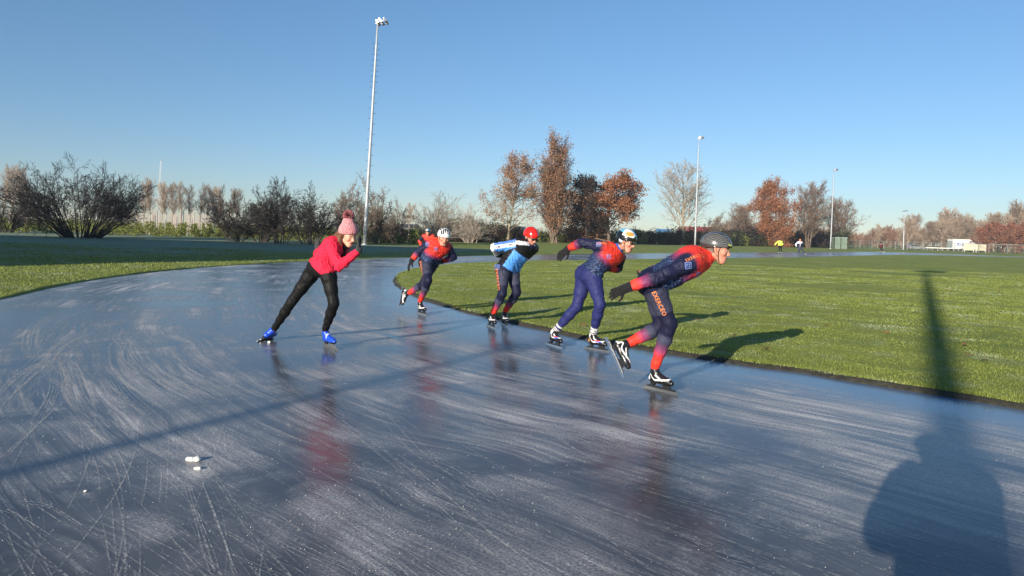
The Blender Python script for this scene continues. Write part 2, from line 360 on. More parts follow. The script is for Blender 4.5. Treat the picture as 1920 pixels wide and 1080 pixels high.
# infield lawn, raised a few cm, with a ragged dark soil edge
jit = np.convolve(np.random.randn(NA), np.ones(3) / 3, 'same') * .05 + np.convolve(np.random.randn(NA), np.ones(9) / 9, 'same') * .10
fr = [0.0, .03, .08, .15, .25, .4, .6, .8, .95, 1]
inset = RI - .15 + jit
rl = [inset - d for d in (0, .05, .15, .4, .8, 1.4, 2.2, 3.2, 4.5, 6, 8)]; rest = inset - 8
rl += [rest * k for k in (.92, .82, .7, .55, .4, .25, .1, .004)]
def lawnz(r, i):
    p = CEN + DIR * r[:, None]; base = .045 + .02 * snoise(p[:, 0], p[:, 1], .8) + .01 * snoise(p[:, 0], p[:, 1], 4)
    return base if i > 0 else np.full(NA, .02)
V, Fs = ring_mesh('lawn', rl, [lawnz(r, i) for i, r in enumerate(rl)], None)
lawn = mobj('infield_lawn', V, Fs, M['lawn'], smooth=True); tag(lawn, kind='structure')
V, Fs = ring_mesh('soil', [RI + .015 + jit * .4, RI - .03 + jit * .3, RI - .10 + jit, inset - .06], [np.full(NA, -.004), .028 + jit * .15, .034 + jit * .2, np.full(NA, .024)], None)
tag(mobj('soil_edge', V, Fs[:, ::-1] if Fs[0][0] > Fs[0][2] else Fs, M['soil'], smooth=True), kind='structure')
# outer verge to the horizon
ro = [RO + d for d in (-.05, .0, .12, .5, 1.2, 2.5, 5, 9, 15, 25, 45, 80, 150, 300, 800, 2500)]
def vergez(r, i):
    p = CEN + DIR * r[:, None]
    if i == 0: return np.full(NA, -.02)
    return .03 + .025 * snoise(p[:, 0], p[:, 1], .6) * min(1, i / 3) + (.012 * snoise(p[:, 0], p[:, 1], 4) if i < 9 else 0)
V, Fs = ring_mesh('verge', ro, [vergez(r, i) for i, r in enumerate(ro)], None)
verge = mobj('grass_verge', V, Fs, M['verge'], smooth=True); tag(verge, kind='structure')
for o in (ice, lawn, verge):                       # make every sheet face up
    me = o.data; n0 = me.polygons[0].normal.z
    if n0 < 0: me.flip_normals()

# ---------------------------------------------------------------- grass blades near the camera
def grass_blades(name, centers_fn, n, mat, hgt, label):
    P = centers_fn(n); n = len(P)
    a = np.random.rand(n) * 2 * math.pi; hh = hgt * (.5 + np.random.rand(n)); wd = (.004 + .0012 * P[:, 1].clip(0, 30)) * .5
    lean = .6 * hh * np.random.randn(n); lx, ly = np.cos(a), np.sin(a)
    z0 = P[:, 2] - .01
    v = np.empty((n, 3, 3), np.float32)
    v[:, 0] = np.column_stack([P[:, 0] - lx * wd, P[:, 1] - ly * wd, z0]); v[:, 1] = np.column_stack([P[:, 0] + lx * wd, P[:, 1] + ly * wd, z0])
    v[:, 2] = np.column_stack([P[:, 0] - ly * lean, P[:, 1] + lx * lean, z0 + hh])
    f = np.arange(n * 3, dtype=np.int32).reshape(-1, 3)
    o = mobj(name, v.reshape(-1, 3), f, mat); tag(o, label, 'grass', kind='stuff'); return o
def in_band(P, R0, lo, hi):
    d = P - CEN; a = np.arctan2(d[:, 1], d[:, 0]) % (2 * math.pi); r = np.hypot(d[:, 0], d[:, 1])
    rr = np.interp(a, TH, R0, period=2 * math.pi); return (rr - r > lo) & (rr - r < hi)
def infield_pts(n):
    Y = 5 + 33 * np.random.rand(n * 3) ** 1.7; X = (np.random.rand(n * 3) * 1.15 - .35) * Y * .95
    P = np.column_stack([X, Y]); k = in_band(P, RI, .06, 60); P = P[k][:n]
    z = .045 + .02 * snoise(P[:, 0], P[:, 1], .8) + .01 * snoise(P[:, 0], P[:, 1], 4); return np.column_stack([P, z])
def verge_pts(n):
    Y = 10 + 30 * np.random.rand(n * 3) ** 1.3; X = -(.2 + np.random.rand(n * 3) * .75) * Y
    P = np.column_stack([X, Y]); k = in_band(P, RO, -60, -.05); P = P[k][:n]
    z = .03 + .025 * snoise(P[:, 0], P[:, 1], .6); return np.column_stack([P, z])
M['blade'] = leafmat('grass_blades', (.16, .20, .035), (.40, .43, .12), (.29, .34, .07), .35)
def frost_blades(m):
    t = m.node_tree; L = t.links.new; b = t.nodes['Principled BSDF']; tr = [n for n in t.nodes if n.type == 'BSDF_TRANSLUCENT'][0]; src = b.inputs['Base Color'].links[0].from_socket
    tc = N(t, 'ShaderNodeTexCoord'); n = N(t, 'ShaderNodeTexNoise'); n.inputs['Scale'].default_value = 1.1; n.inputs['Detail'].default_value = 8; n.inputs['Roughness'].default_value = .7; L(tc.outputs['Object'], n.inputs['Vector'])
    a = N(t, 'ShaderNodeMapRange'); L(n.outputs['Fac'], a.inputs[0]); a.inputs[1].default_value = .515; a.inputs[2].default_value = .74; a.inputs[4].default_value = .8
    mx = N(t, 'ShaderNodeMix', data_type='RGBA'); L(a.outputs[0], mx.inputs[0]); L(src, mx.inputs[6]); mx.inputs[7].default_value = (.50, .54, .44, 1); L(mx.outputs[2], b.inputs['Base Color']); L(mx.outputs[2], tr.inputs['Color'])
frost_blades(M['blade'])
grass_blades('infield_grass', infield_pts, 280000, M['blade'], .021, 'short green winter grass covering the infield inside the ice track')
grass_blades('verge_grass', verge_pts, 60000, M['blade'], .04, 'short frosty green grass outside the ice track on the left')
# ================================================================ implicit-surface modelling for people
def surf_nets(F, org, h):
    nx, ny, nz = F.shape; S_ = F < 0
    c = np.zeros((nx - 1, ny - 1, nz - 1), np.uint8)
    for i in (0, 1):
        for j in (0, 1):
            for k in (0, 1): c += S_[i:nx - 1 + i, j:ny - 1 + j, k:nz - 1 + k]
    act = (c > 0) & (c < 8); idx = np.argwhere(act); n = len(idx)
    ids = np.full(act.shape, -1, np.int32); ids[act] = np.arange(n)
    pos = np.zeros((n, 3)); cnt = np.zeros(n)
    cs = [(i, j, k) for i in (0, 1) for j in (0, 1) for k in (0, 1)]
    for a in cs:
        for ax in range(3):
            if a[ax]: continue
            b = list(a); b[ax] = 1
            ia, ib = idx + a, idx + b
            fa = F[ia[:, 0], ia[:, 1], ia[:, 2]]; fb = F[ib[:, 0], ib[:, 1], ib[:, 2]]
            x = (fa < 0) != (fb < 0); t = np.where(x, fa / np.where(x, fa - fb, 1), 0)
            p = np.tile(np.array(a, float), (n, 1)); p[:, ax] += t
            pos += np.where(x[:, None], p, 0); cnt += x
    verts = (idx + pos / cnt[:, None]) * h + org
    faces = []
    for ax in range(3):
        sl0 = [slice(None)] * 3; sl1 = [slice(None)] * 3; sl0[ax] = slice(0, -1); sl1[ax] = slice(1, None)
        d = S_[tuple(sl0)] != S_[tuple(sl1)]; e = np.argwhere(d); u, v = (ax + 1) % 3, (ax + 2) % 3
        e = e[(e[:, u] > 0) & (e[:, v] > 0) & (e[:, u] < F.shape[u] - 1) & (e[:, v] < F.shape[v] - 1)]
        def cell(du, dv):
            q = e.copy(); q[:, u] -= du; q[:, v] -= dv; return ids[q[:, 0], q[:, 1], q[:, 2]]
        q = np.column_stack([cell(1, 1), cell(0, 1), cell(0, 0), cell(1, 0)])
        s = S_[e[:, 0], e[:, 1], e[:, 2]]; q[~s] = q[~s][:, ::-1]; faces.append(q)
    faces = np.concatenate(faces); faces = faces[(faces >= 0).all(1)]
    return verts, faces
A_ = lambda v: np.array(v, float)
class SDF:
    """list of primitives: ('c', a, b, ra, rb, k, tag, t0, t1) round cones and ('e', centre, radii, R, k, tag) ellipsoids; sub=True carves"""
    def __init__(s): s.p = []
    def cone(s, a, b, ra, rb, k=.03, tag=0, t0=0., t1=1., sub=False): s.p.append(('c', A_(a), A_(b), ra, rb, k, tag, t0, t1, sub)); return s
    def ball(s, a, r, k=.03, tag=0, t=0., sub=False): return s.cone(a, A_(a) + 1e-4, r, r, k, tag, t, t, sub)
    def ell(s, c, r, R=None, k=.03, tag=0, sub=False): s.p.append(('e', A_(c), A_(r), np.eye(3) if R is None else A_(R), k, tag, sub)); return s
    def plane(s, c, n): s.p.append(('p', A_(c), A_(n) / np.linalg.norm(n))); return s      # removes the side n points to
    def limb(s, pts, prof, k=.03, tag=0, off=0.):
        """pts: polyline; prof: [(t, r)] along it"""
        pts = [A_(p) for p in pts]; L = [0]
        for a, b in zip(pts, pts[1:]): L.append(L[-1] + np.linalg.norm(b - a))
        P = lambda t: A_([np.interp(t * L[-1], L, [p[i] for p in pts]) for i in range(3)])
        for (t0, r0), (t1, r1) in zip(prof, prof[1:]): s.cone(P(t0), P(t1), r0 + off, r1 + off, k, tag, t0, t1)
        return s
    @staticmethod
    def d(p, X):
        if p[0] == 'c':
            a, b, ra, rb = p[1:5]; ba = b - a; pa = X - a; l2 = max(ba @ ba, 1e-12)
            t = np.clip((pa @ ba) / l2, 0, 1); dd = pa - t[..., None] * ba
            return np.sqrt((dd ** 2).sum(-1)) - (ra + (rb - ra) * t), t
        if p[0] == 'e':
            q = (X - p[1]) @ p[3]; k0 = np.sqrt(((q / p[2]) ** 2).sum(-1)); k1 = np.sqrt(((q / p[2] ** 2) ** 2).sum(-1))
            return k0 * (k0 - 1) / np.maximum(k1, 1e-6), np.zeros(k0.shape)
        return (X - p[1]) @ p[2], None
    def mesh(s, h):
        lo, hi = [], []
        for p in s.p:
            if p[0] == 'c' and not p[9]: r = max(p[3], p[4]); lo.append(np.minimum(p[1], p[2]) - r); hi.append(np.maximum(p[1], p[2]) + r)
            if p[0] == 'e' and not p[6]: r = p[2].max(); lo.append(p[1] - r); hi.append(p[1] + r)
        org = np.min(lo, 0) - 3 * h; top = np.max(hi, 0) + 3 * h; n = np.ceil((top - org) / h).astype(int) + 1
        F = np.ones(n, np.float32)
        for p in s.p:
            if p[0] == 'p': i0 = A_([0, 0, 0]).astype(int); i1 = n
            else:
                if p[0] == 'c': r = max(p[3], p[4]); l, u = np.minimum(p[1], p[2]) - r, np.maximum(p[1], p[2]) + r; k = p[5]
                else: r = p[2].max(); l, u = p[1] - r, p[1] + r; k = p[4]
                m = k + 2 * h; i0 = np.clip(np.floor((l - m - org) / h).astype(int), 0, n); i1 = np.clip(np.ceil((u + m - org) / h).astype(int), 0, n)
            if (i1 <= i0).any(): continue
            G = np.stack(np.meshgrid(*[org[a] + h * np.arange(i0[a], i1[a]) for a in range(3)], indexing='ij'), -1)
            d = s.d(p, G)[0].astype(np.float32); sl = tuple(slice(i0[a], i1[a]) for a in range(3)); f = F[sl]
            if p[0] == 'p': F[sl] = np.maximum(f, d); continue
            sub = p[9] if p[0] == 'c' else p[6]
            if sub: hh = np.maximum(k - np.abs(f + d), 0) / max(k, 1e-6); F[sl] = np.maximum(f, -d) + hh * hh * k * .25
            else: hh = np.maximum(k - np.abs(f - d), 0) / max(k, 1e-6); F[sl] = np.minimum(f, d) - hh * hh * k * .25
        return surf_nets(F, org, h)
    def label(s, V):
        best = np.full(len(V), 9.); tg = np.zeros(len(V), int); tt = np.zeros(len(V))
        for p in s.p:
            if p[0] == 'p': continue
            if (p[9] if p[0] == 'c' else p[6]): continue
            d, t = s.d(p, V); m = d < best; best[m] = d[m]
            if p[0] == 'c': tg[m] = p[6]; tt[m] = (p[7] + (p[8] - p[7]) * t)[m]
            else: tg[m] = p[5]; tt[m] = 0
        return tg, tt
def crease(V, F, tg, tt, s, amp=.005):
    """cloth folds at elbows, waist, hips and knees, as real relief"""
    a_, b_, c_, d_ = (V[F[:, i]] for i in range(4)); fn = np.cross(c_ - a_, d_ - b_); Nn = np.zeros_like(V)
    for i in range(4): np.add.at(Nn, F[:, i], fn)
    Nn /= np.linalg.norm(Nn, axis=1)[:, None] + 1e-9
    if (Nn * (V - V.mean(0))).sum() < 0: Nn = -Nn
    x, y, z = V.T; w1 = np.sin(x * 31 + 2.2 * np.sin(z * 17 + y * 9)); w2 = np.sin(z * 27 + 1.9 * np.sin(x * 21 - y * 13))
    A = np.zeros(len(V)); g_ = lambda c, w, q: np.exp(-((q - c) / w) ** 2)
    m = tg == T_UARM; A[m] = .35 + g_(1, .3, tt[m]) + .7 * g_(0, .2, tt[m]); m = tg == T_LARM; A[m] = (.35 + g_(0, .3, tt[m])) * (1 - ss(.7, .9, tt[m])[:, 0])
    m = tg == T_THIGH; A[m] = g_(0, .22, tt[m]) * .8 + g_(1, .15, tt[m]) * .6; m = tg == T_SHIN; A[m] = g_(0, .15, tt[m]) * .6 + g_(1, .15, tt[m]) * .5
    m = tg == T_TORSO
    if s is not None: A[m] = .25 + 1.1 * g_(.3, .22, s[m]) + .5 * g_(.95, .12, s[m])
    else: A[m] = .5
    w = np.sin(x * 95 + z * 70 + 3 * w1 + 1.5 * w2 + y * 40)
    return V + Nn * (A * amp * (np.sign(w) * np.abs(w) ** .8))[:, None]
def ss(a, b, x):
    t = np.clip((x - a) / (b - a), 0, 1); return (t * t * (3 - 2 * t))[..., None]
def lerp(a, b, w): return np.asarray(a) * (1 - w) + np.asarray(b) * w
RED = A_((.82, .048, .03)); NAVY = A_((.010, .012, .036)); PURP = A_((.20, .035, .10)); SLATE = A_((.050, .054, .095)); INDIGO = A_((.035, .04, .17))
BLACK = A_((.008, .008, .009)); WHITE = A_((.8, .8, .78)); SKIN = A_((.58, .27, .18))
T_TORSO, T_UARM, T_LARM, T_THIGH, T_SHIN, T_HEAD, T_NECK, T_HAND = 1, 2, 3, 4, 5, 6, 7, 8

def frame(f, u):
    f = Vector(f).normalized(); u = Vector(u); l = u.cross(f).normalized(); u = f.cross(l).normalized()
    return np.array([list(f), list(l), list(u)]).T      # columns: forward, left, up
def head_sdf(s, c, R, sc=1.0, k0=.02, face=True):
    W_ = lambda x, y, z: A_(c) + R @ (A_((x, y, z)) * sc)
    s.ell(W_(-.012, 0, .035), A_((.098, .077, .088)) * sc, R, .03, T_HEAD)
    s.cone(W_(.030, 0, .0), W_(.052, 0, -.075), .066 * sc, .040 * sc, .03, T_HEAD)
    s.cone(W_(.066, .010, -.096), W_(.066, -.010, -.096), .018 * sc, .018 * sc, .025, T_HEAD)        # chin
    for y in (1, -1):
        s.cone(W_(-.005, .055 * y, -.045), W_(.055, .022 * y, -.090), .022 * sc, .020 * sc, .03, T_HEAD)   # jaw
        if face:
            s.cone(W_(.072, .012 * y, .026), W_(.062, .045 * y, .024), .017 * sc, .013 * sc, .015, T_HEAD)     # brow
            s.ball(W_(.062, .044 * y, -.018), .022 * sc, .02, T_HEAD)                                # cheekbone
            s.ball(W_(.093, .030 * y, .006), .011 * sc, .012, sub=True)                              # eye socket
            s.cone(W_(-.012, .079 * y, .012), W_(-.006, .077 * y, -.022), .012 * sc, .008 * sc, .008, T_HEAD)  # ear
            s.cone(W_(-.018, .084 * y, .016), W_(-.014, .080 * y, -.01), .009 * sc, .006 * sc, .006, T_HEAD)
    if face:
        s.cone(W_(.088, 0, .010), W_(.110, 0, -.026), .009 * sc, .0125 * sc, .014, T_HEAD)          # nose
        for y in (1, -1): s.ball(W_(.100, .011 * y, -.030), .009 * sc, .008, T_HEAD)
        s.cone(W_(.087, .016, -.054), W_(.087, -.016, -.054), .0085 * sc, .0085 * sc, .008, T_HEAD)
        s.cone(W_(.085, .014, -.066), W_(.085, -.014, -.066), .0085 * sc, .0085 * sc, .008, T_HEAD)
def face_color(V, c, R, skin, sc=1.0, hair=None, brow=(.10, .06, .04), lip=(.42, .12, .10), lids=False):
    q = (V - A_(c)) @ R / sc; C_ = np.tile(np.asarray(skin, float), (len(V), 1))
    ch = np.exp(-(((np.abs(q[:, 1]) - .045) / .02) ** 2 + ((q[:, 2] + .03) / .025) ** 2)) * (q[:, 0] > 0); C_ = lerp(C_, skin * A_((1.15, .75, .75)), ch[:, None] * .7)
    fr_ = q[:, 0] > .055
    m = fr_ & (np.abs(q[:, 1]) < .026) & (np.abs(q[:, 2] + .059) < .010); C_[m] = lip
    m = fr_ & (np.abs(q[:, 1]) < .028) & (np.abs(q[:, 2] + .060) < .0022); C_[m] = A_(lip) * .35
    m = (q[:, 0] > .04) & (np.abs(np.abs(q[:, 1]) - .031) < .018) & (np.abs(q[:, 2] - .029) < .0055); C_[m] = brow
    if hair is not None:
        m = ((q[:, 2] > .045) | ((q[:, 0] < -.02) & (q[:, 2] > -.055))) & ~((q[:, 0] > .065) & (q[:, 2] < .075)) & ~((np.abs(q[:, 1]) > .07) & (q[:, 2] < .02) & (q[:, 0] > -.03)); C_[m] = hair
        m = (q[:, 0] < .005) & (q[:, 0] > -.035) & (q[:, 2] > -.03) & (np.abs(q[:, 1]) > .05) & (np.abs(q[:, 1]) < .075); C_[m] = hair
    return C_
def eyes(c, R, par, org, sc=1.0, closed=False):
    for y in (1, -1):
        s = SDF(); cc = A_(c) + R @ (A_((.078, .030 * y, .006)) * sc); s.ball(cc, .0125 * sc, 0); V, F = s.mesh(.0022)
        q = (V - cc) @ R / (.0125 * sc); C_ = np.tile(A_((.62, .58, .54)), (len(V), 1))
        C_[(q[:, 1] ** 2 + (q[:, 2] + .1) ** 2 < .22) & (q[:, 0] > 0)] = (.05, .035, .03)
        lid = .0 if closed else .42
        C_[q[:, 2] > lid - .05] = SKIN * .55; C_[q[:, 2] > lid] = SKIN * .9; C_[q[:, 2] < -.55] = SKIN * .9
        mobj('eye', V, F[:, ::-1], M['skin'], par, org, C_, True)
def hand_sdf(s, wrist, d, palm_n, side, curl=.3, r=.0092, spread=.12, sc=1.0, tag_=T_HAND, thumb=.7):
    """five fingers; d: direction of the hand, palm_n: palm normal, side: +-1 which way the thumb leaves"""
    d = A_(d) / np.linalg.norm(d); n = A_(palm_n); n = n - d * (n @ d); n /= np.linalg.norm(n); l = np.cross(n, d) * side; w0 = A_(wrist)
    P = lambda a, b, c_: w0 + (d * a + l * b + n * c_) * sc
    for b in (-.030, -.010, .010, .030): s.cone(P(.015, b * .6, 0), P(.085, b, 0), .016 * sc, .0125 * sc, .014, tag_)
    s.cone(P(.02, .02, .006), P(.045, .036, .012), .017 * sc, .015 * sc, .014, tag_)
    for i, (b, L, off) in enumerate(((.032, .070, .088), (.011, .078, .093), (-.011, .072, .090), (-.031, .056, .082))):
        an = (b / .03) * spread; c0 = curl * (.85 + .18 * i); p = P(off, b, 0); a = .0
        for j, f in enumerate((.44, .32, .24)):
            a += c0 * (.7, 1.1, .8)[j]; dr = (d * math.cos(a) + n * math.sin(a)) + l * math.sin(an) * math.cos(a); q = p + dr * L * f * sc
            s.cone(p, q, r * (1 - .07 * j) * sc, r * (.93 - .09 * j) * sc, .004, tag_); p = q
    p = P(.035, .038, .010); q = p + (d * .75 + l * thumb + n * .35) * .036 * sc; s.cone(p, q, .0125 * sc, .011 * sc, .008, tag_)
    q2 = q + (d * .9 + l * .25 + n * .5) * .028 * sc; s.cone(q, q2, .011 * sc, .009 * sc, .004, tag_)

def skate(par, org, P0, P1, ankle_hint, kind='black', L=.41, h=.005, clap=0.0):
    P0, P1 = A_(P0), A_(P1); x = (P1 - P0) / np.linalg.norm(P1 - P0); mid = (P0 + P1) / 2; u = A_(ankle_hint) - mid; u -= x * (u @ x); u /= np.linalg.norm(u); y = np.cross(u, x)
    R = np.array([x, y, u]).T; W_ = lambda a, b, c: mid + R @ A_((a, b, c)); T = Matrix(R.tolist()).to_4x4(); T.translation = Vector(mid)
    so = .072; dl = lambda X: (X - mid) @ R
    s = SDF(); Z = so
    c0 = math.tan(clap)
    s.cone(W_(-.095, 0, Z + .034), W_(-.02, 0, Z + .032), .033, .034, .02); s.cone(W_(-.02, 0, Z + .030), W_(.085, .004, Z + .026), .034, .036, .02)
    s.cone(W_(.085, .004, Z + .026), W_(.128, 0, Z + .022), .034, .024, .02); s.cone(W_(.06, 0, Z + .038), W_(-.03, 0, Z + .075), .030, .034, .02)
    s.cone(W_(-.075, 0, Z + .04), W_(-.062, 0, Z + .115), .036, .039, .02); s.cone(W_(-.04, 0, Z + .05), W_(-.052, 0, Z + .11), .034, .034, .02)
    s.plane(W_(0, 0, Z), -R[:, 2]); s.plane(W_(-.06, 0, Z + .135), R @ A_((.12, 0, 1)))
    V, F = s.mesh(h); q = dl(V); C_ = np.tile(BLACK * 1.4, (len(V), 1)); z = q[:, 2] - Z; a = q[:, 0]
    if kind == 'blue':
        C_[:] = (.012, .07, .55); C_[z < .022] = (.006, .006, .008); C_[(np.abs(a + .0) < .01) & (z > .055)] = (.45, .5, .8)
    else:
        edge_ = np.abs(z - (.030 + .55 * (a + .06).clip(0, .2) * 0.25 + .05 * np.exp(-((a + .085) / .03) ** 2))) < .0075
        m = edge_ & (a < .115); C_[m] = WHITE
        m = (np.abs(z - (.075 - .55 * (a + .02))) < .0075) & (a > -.03) & (a < .05) & (z > .03); C_[m] = WHITE
        m = (a < -.09) & (z > .03) & (z < .085); C_[m] = WHITE if kind != 'multi' else A_((.75, .35, .08))
        if kind == 'multi':
            m = (np.abs(z - .045) < .006) & (a > 0) & (a < .09); C_[m] = (.03, .12, .6)
            m = (np.abs(z - .055) < .005) & (a > -.02) & (a < .06); C_[m] = (.8, .06, .03)
        C_[(z < .008)] = BLACK
    bt = mobj('skate', V, F[:, ::-1], M['boot'], par, org, C_, True)
    # lace ladder / closing strap across the instep
    if kind != 'blue':
        lb = MB()
        for i in range(4):
            a_ = .055 - i * .024; zz = Z + .052 + i * .0135; lb.tube([W_(a_, -.022, zz), W_(a_ - .004, 0, zz + .017), W_(a_, .022, zz)], .003, 5)
        lb.build('laces', M['print_black' if kind == 'w' else 'strap'], bt, org)
    # blade with tapered ends, tube, two posts
    Tb = T.copy()
    if clap: Tb = T @ Matrix.Translation((.06, 0, Z - .02)) @ Matrix.Rotation(clap, 4, 'Y') @ Matrix.Translation((-.06, 0, -(Z - .02)))
    hl = L / 2; b = MB(); b.prism([(-hl, .006), (-hl + .02, 0), (hl - .03, 0), (hl, .010), (hl - .004, .026), (-hl + .008, .026)], -.0014, .0014, Tb)
    b.build('blade', M['steel'], bt, org)
    f = MB(); f.tube([Tb @ Vector((-hl + .05, 0, .032)), Tb @ Vector((hl - .045, 0, .032))], .0085, 8)
    f.prism([(.03, .036), (.12, .036), (.10, Z + .004), (.035, Z + .004)], -.011, .011, Tb)
    f.build('blade_frame', M['darkmetal' if kind != 'blue' else 'alu'], bt, org)
    g = MB(); g.prism([(-.105, .040), (-.075, .040), (-.05, Z + .004), (-.11, Z + .004)], -.014, .014, T); g.build('heel_post', M['darkmetal'], bt, org)
    return W_(-.062, 0, Z + .085), W_(-.058, 0, Z + .145)

def person(name, label, cat, spec):
    J = {k: A_(v) for k, v in spec['J'].items()}; g = spec.get('girth', 1.0); h = spec.get('h', .009); org = spec['org']
    root = thing(name, label, cat, org, spec.get('group')); opt = spec
    HR = frame(spec['hf'], spec['hu']); hc = J['head']; hs = spec.get('hs', 1.0)
    lat_s = J['shN'] - J['shF']; lat_p = J['hipN'] - J['hipF']
    ch = (J['shN'] + J['shF']) / 2; pe = (J['hipN'] + J['hipF']) / 2; spine = J['neck'] - pe; spn = spine / np.linalg.norm(spine)
    mid = J.get('mid', (ch * .5 + pe * .5))
    chest_c = ch * .78 + mid * .22
    def torso(s, off, cut=0.0, bulk=1.0):
        gg = g * bulk
        ls, lp = lat_s / np.linalg.norm(lat_s), lat_p / np.linalg.norm(lat_p)
        for sg in (1, -1):
            c = chest_c + ls * sg * .085 * g; m = mid + (ls + lp) / 2 * sg * .060 * g; p = pe + lp * sg * .065 * g
            if cut: p = p + (m - p) * cut
            s.cone(p, m, .108 * gg + off, .100 * gg + off, .05, T_TORSO, 0, .5); s.cone(m, c, .100 * gg + off, .112 * gg + off, .05, T_TORSO, .5, .85)
            sh = J['shN'] if sg > 0 else J['shF']
            s.cone(c + spn * .05, sh, .078 * gg + off, .058 * g + off, .05, T_TORSO, .9, .95)
        s.cone(mid, chest_c, .102 * gg + off, .118 * gg + off, .05, T_TORSO, .5, .85); s.cone(chest_c, J['neck'] - spn * .05, .105 * gg + off, .07 * g + off, .06, T_TORSO, .85, 1)
        if opt.get('bust'):
            for sg in (1, -1): s.ball(chest_c + ls * sg * .07 + A_(opt['bust']) * .075, .062 + off, .05, T_TORSO, .75)
    UA = [(0, .060), (.3, .056), (.75, .046), (1, .042)]; FA = [(0, .043), (.25, .045), (.7, .034), (1, .030)]
    TH_ = [(0, .098), (.25, .092), (.6, .074), (.9, .058), (1, .056)]; SH = [(0, .055), (.15, .052), (.35, .057), (.65, .044), (.9, .034), (1, .034)]
    sg_ = lambda prof, k: [(t, r * k) for t, r in prof]
    def arm(s, n, off, k=.025, ends=1.0):
        s.limb([J['sh' + n], J['el' + n]], sg_(UA, g), k, T_UARM, off); s.limb([J['el' + n], J['wr' + n]], [(t * ends, r) for t, r in sg_(FA, g)], k, T_LARM, off)
    def leg(s, n, off, k=.025):
        lg = spec.get('leg', g)
        s.limb([J['hip' + n], J['kn' + n]], sg_(TH_, lg), k, T_THIGH, off); s.limb([J['kn' + n], J['an' + n]], sg_(SH, lg), k, T_SHIN, off)
    # skates first: they fix the ankles
    for n in 'NF':
        if 'sk' + n in spec:
            P0, P1 = spec['sk' + n]; a, b_ = skate(root, org, P0, P1, J['kn' + n] * .3 + J['an' + n] * .7, spec.get('boot', 'black'), clap=spec.get('clap' + n, 0), L=spec.get('L', .41), h=spec.get('hb', .005)); J['an' + n] = b_; J['foot' + n] = a
    # continuous body
    s = SDF(); torso(s, 0)
    nb = hc + HR @ (A_((-.035, 0, -.055)) * hs); 
    for n in 'NF': leg(s, n, -.002); 
    for n in 'NF': arm(s, n, -.002)
    for n in 'NF':
        if 'foot' + n in J: s.limb([J['an' + n], J['foot' + n]], [(0, .032), (1, .030)], .02, T_SHIN)
    s.cone(J['neck'] - spn * .06, nb, .060 * g, .052 * hs, .035, T_NECK)
    head_sdf(s, hc, HR, hs)
    for n in 'NF':
        hd = spec.get('hand' + n)
        if hd is not None: hand_sdf(s, J['wr' + n], hd['d'], hd['n'], hd['side'], hd.get('curl', .3), sc=.96, thumb=hd.get('thumb', .7))
    V, F = s.mesh(spec.get('hbody', .0065))
    C_ = face_color(V, hc, HR, spec.get('skin', SKIN), hs, spec.get('haircol'), lip=spec.get('lip', (.42, .12, .10)))
    mobj('body', V, F[:, ::-1], M['skin'], root, org, C_, True)
    if spec.get('eyes', True): eyes(hc, HR, root, org, hs, spec.get('closed', False))
    # tights
    s = SDF(); off = .006
    s.cone(J['hipN'], J['hipF'], .100 * spec.get('leg', g) + off, .100 * spec.get('leg', g) + off, .05, T_TORSO, 0, 0); 
    lp = lat_p / np.linalg.norm(lat_p); gl = A_(spec.get('glute', (0, 0, 0)))
    for sg in (1, -1): s.cone(pe + lp * sg * .062, pe + lp * sg * .06 + (mid - pe) * .55, .106 * g + off, .098 * g + off, .05, T_TORSO, 0, .3); s.ball(pe + lp * sg * .07 + gl * .05, .098 * g + off, .05, T_TORSO, 0)
    for n in 'NF': leg(s, n, off)
    V, F = s.mesh(h); tg, tt = s.label(V); C_ = spec['legcol'](V, tg, tt, J); V = crease(V, F, tg, tt, None, spec.get('legcr', .0028))
    ti = mobj('tights', V, F[:, ::-1], M[spec.get('legmat', 'tights')], root, org, C_, True)
    # top
    s = SDF(); off = spec.get('topoff', .013); torso(s, off, spec.get('cut', .45))
    hem = spec.get('hem', .06); lg_ = spec.get('leg', g)
    s.cone(J['hipN'], J['hipF'], .100 * lg_ + off, .100 * lg_ + off, .05, T_TORSO, 0, 0)
    for sg in (1, -1): s.ball(pe + lp * sg * .07 + gl * .05, .098 * g + off, .05, T_TORSO, 0)
    s.plane(pe + spine * hem, -spn)
    for n in 'NF': arm(s, n, off * .75, ends=spec.get('sleeve', .97))
    s.cone(J['neck'] - spn * .06, J['neck'] + (nb - J['neck']) * .35, .068 * g, .060, .03, T_NECK)
    V, F = s.mesh(h); tg, tt = s.label(V); sp = ((V - pe) @ spn) / np.linalg.norm(spine); C_ = spec['topcol'](V, tg, tt, sp, J); V = crease(V, F, tg, tt, sp, spec.get('topcr', .0038))
    to = mobj(spec.get('topname', 'racing_top'), V, F[:, ::-1], M[spec.get('topmat', 'lycra')], root, org, C_, True)
    # gloves
    for n in 'NF':
        hd = spec.get('hand' + n)
        if hd is None: continue
        s = SDF(); hand_sdf(s, J['wr' + n], hd['d'], hd['n'], hd['side'], hd.get('curl', .3), r=.0115, sc=1.02 * hd.get('big', 1), thumb=hd.get('thumb', .7))
        fd = (J['el' + n] - J['wr' + n]); fd /= np.linalg.norm(fd); s.cone(J['wr' + n] + fd * .055, J['wr' + n] - fd * .02, .043 * g, .036 * g, .015); s.cone(J['wr' + n], J['wr' + n] + A_(hd['d']) / np.linalg.norm(hd['d']) * .04, .034, .028, .02)
        V, F = s.mesh(.0045); mobj('glove', V, F[:, ::-1], M['glove'], root, org, np.tile(A_(spec.get('glovecol', (.012, .012, .013))), (len(V), 1)), True)
    return root, J, HR, hc, hs, (ti, to), (pe, spn)

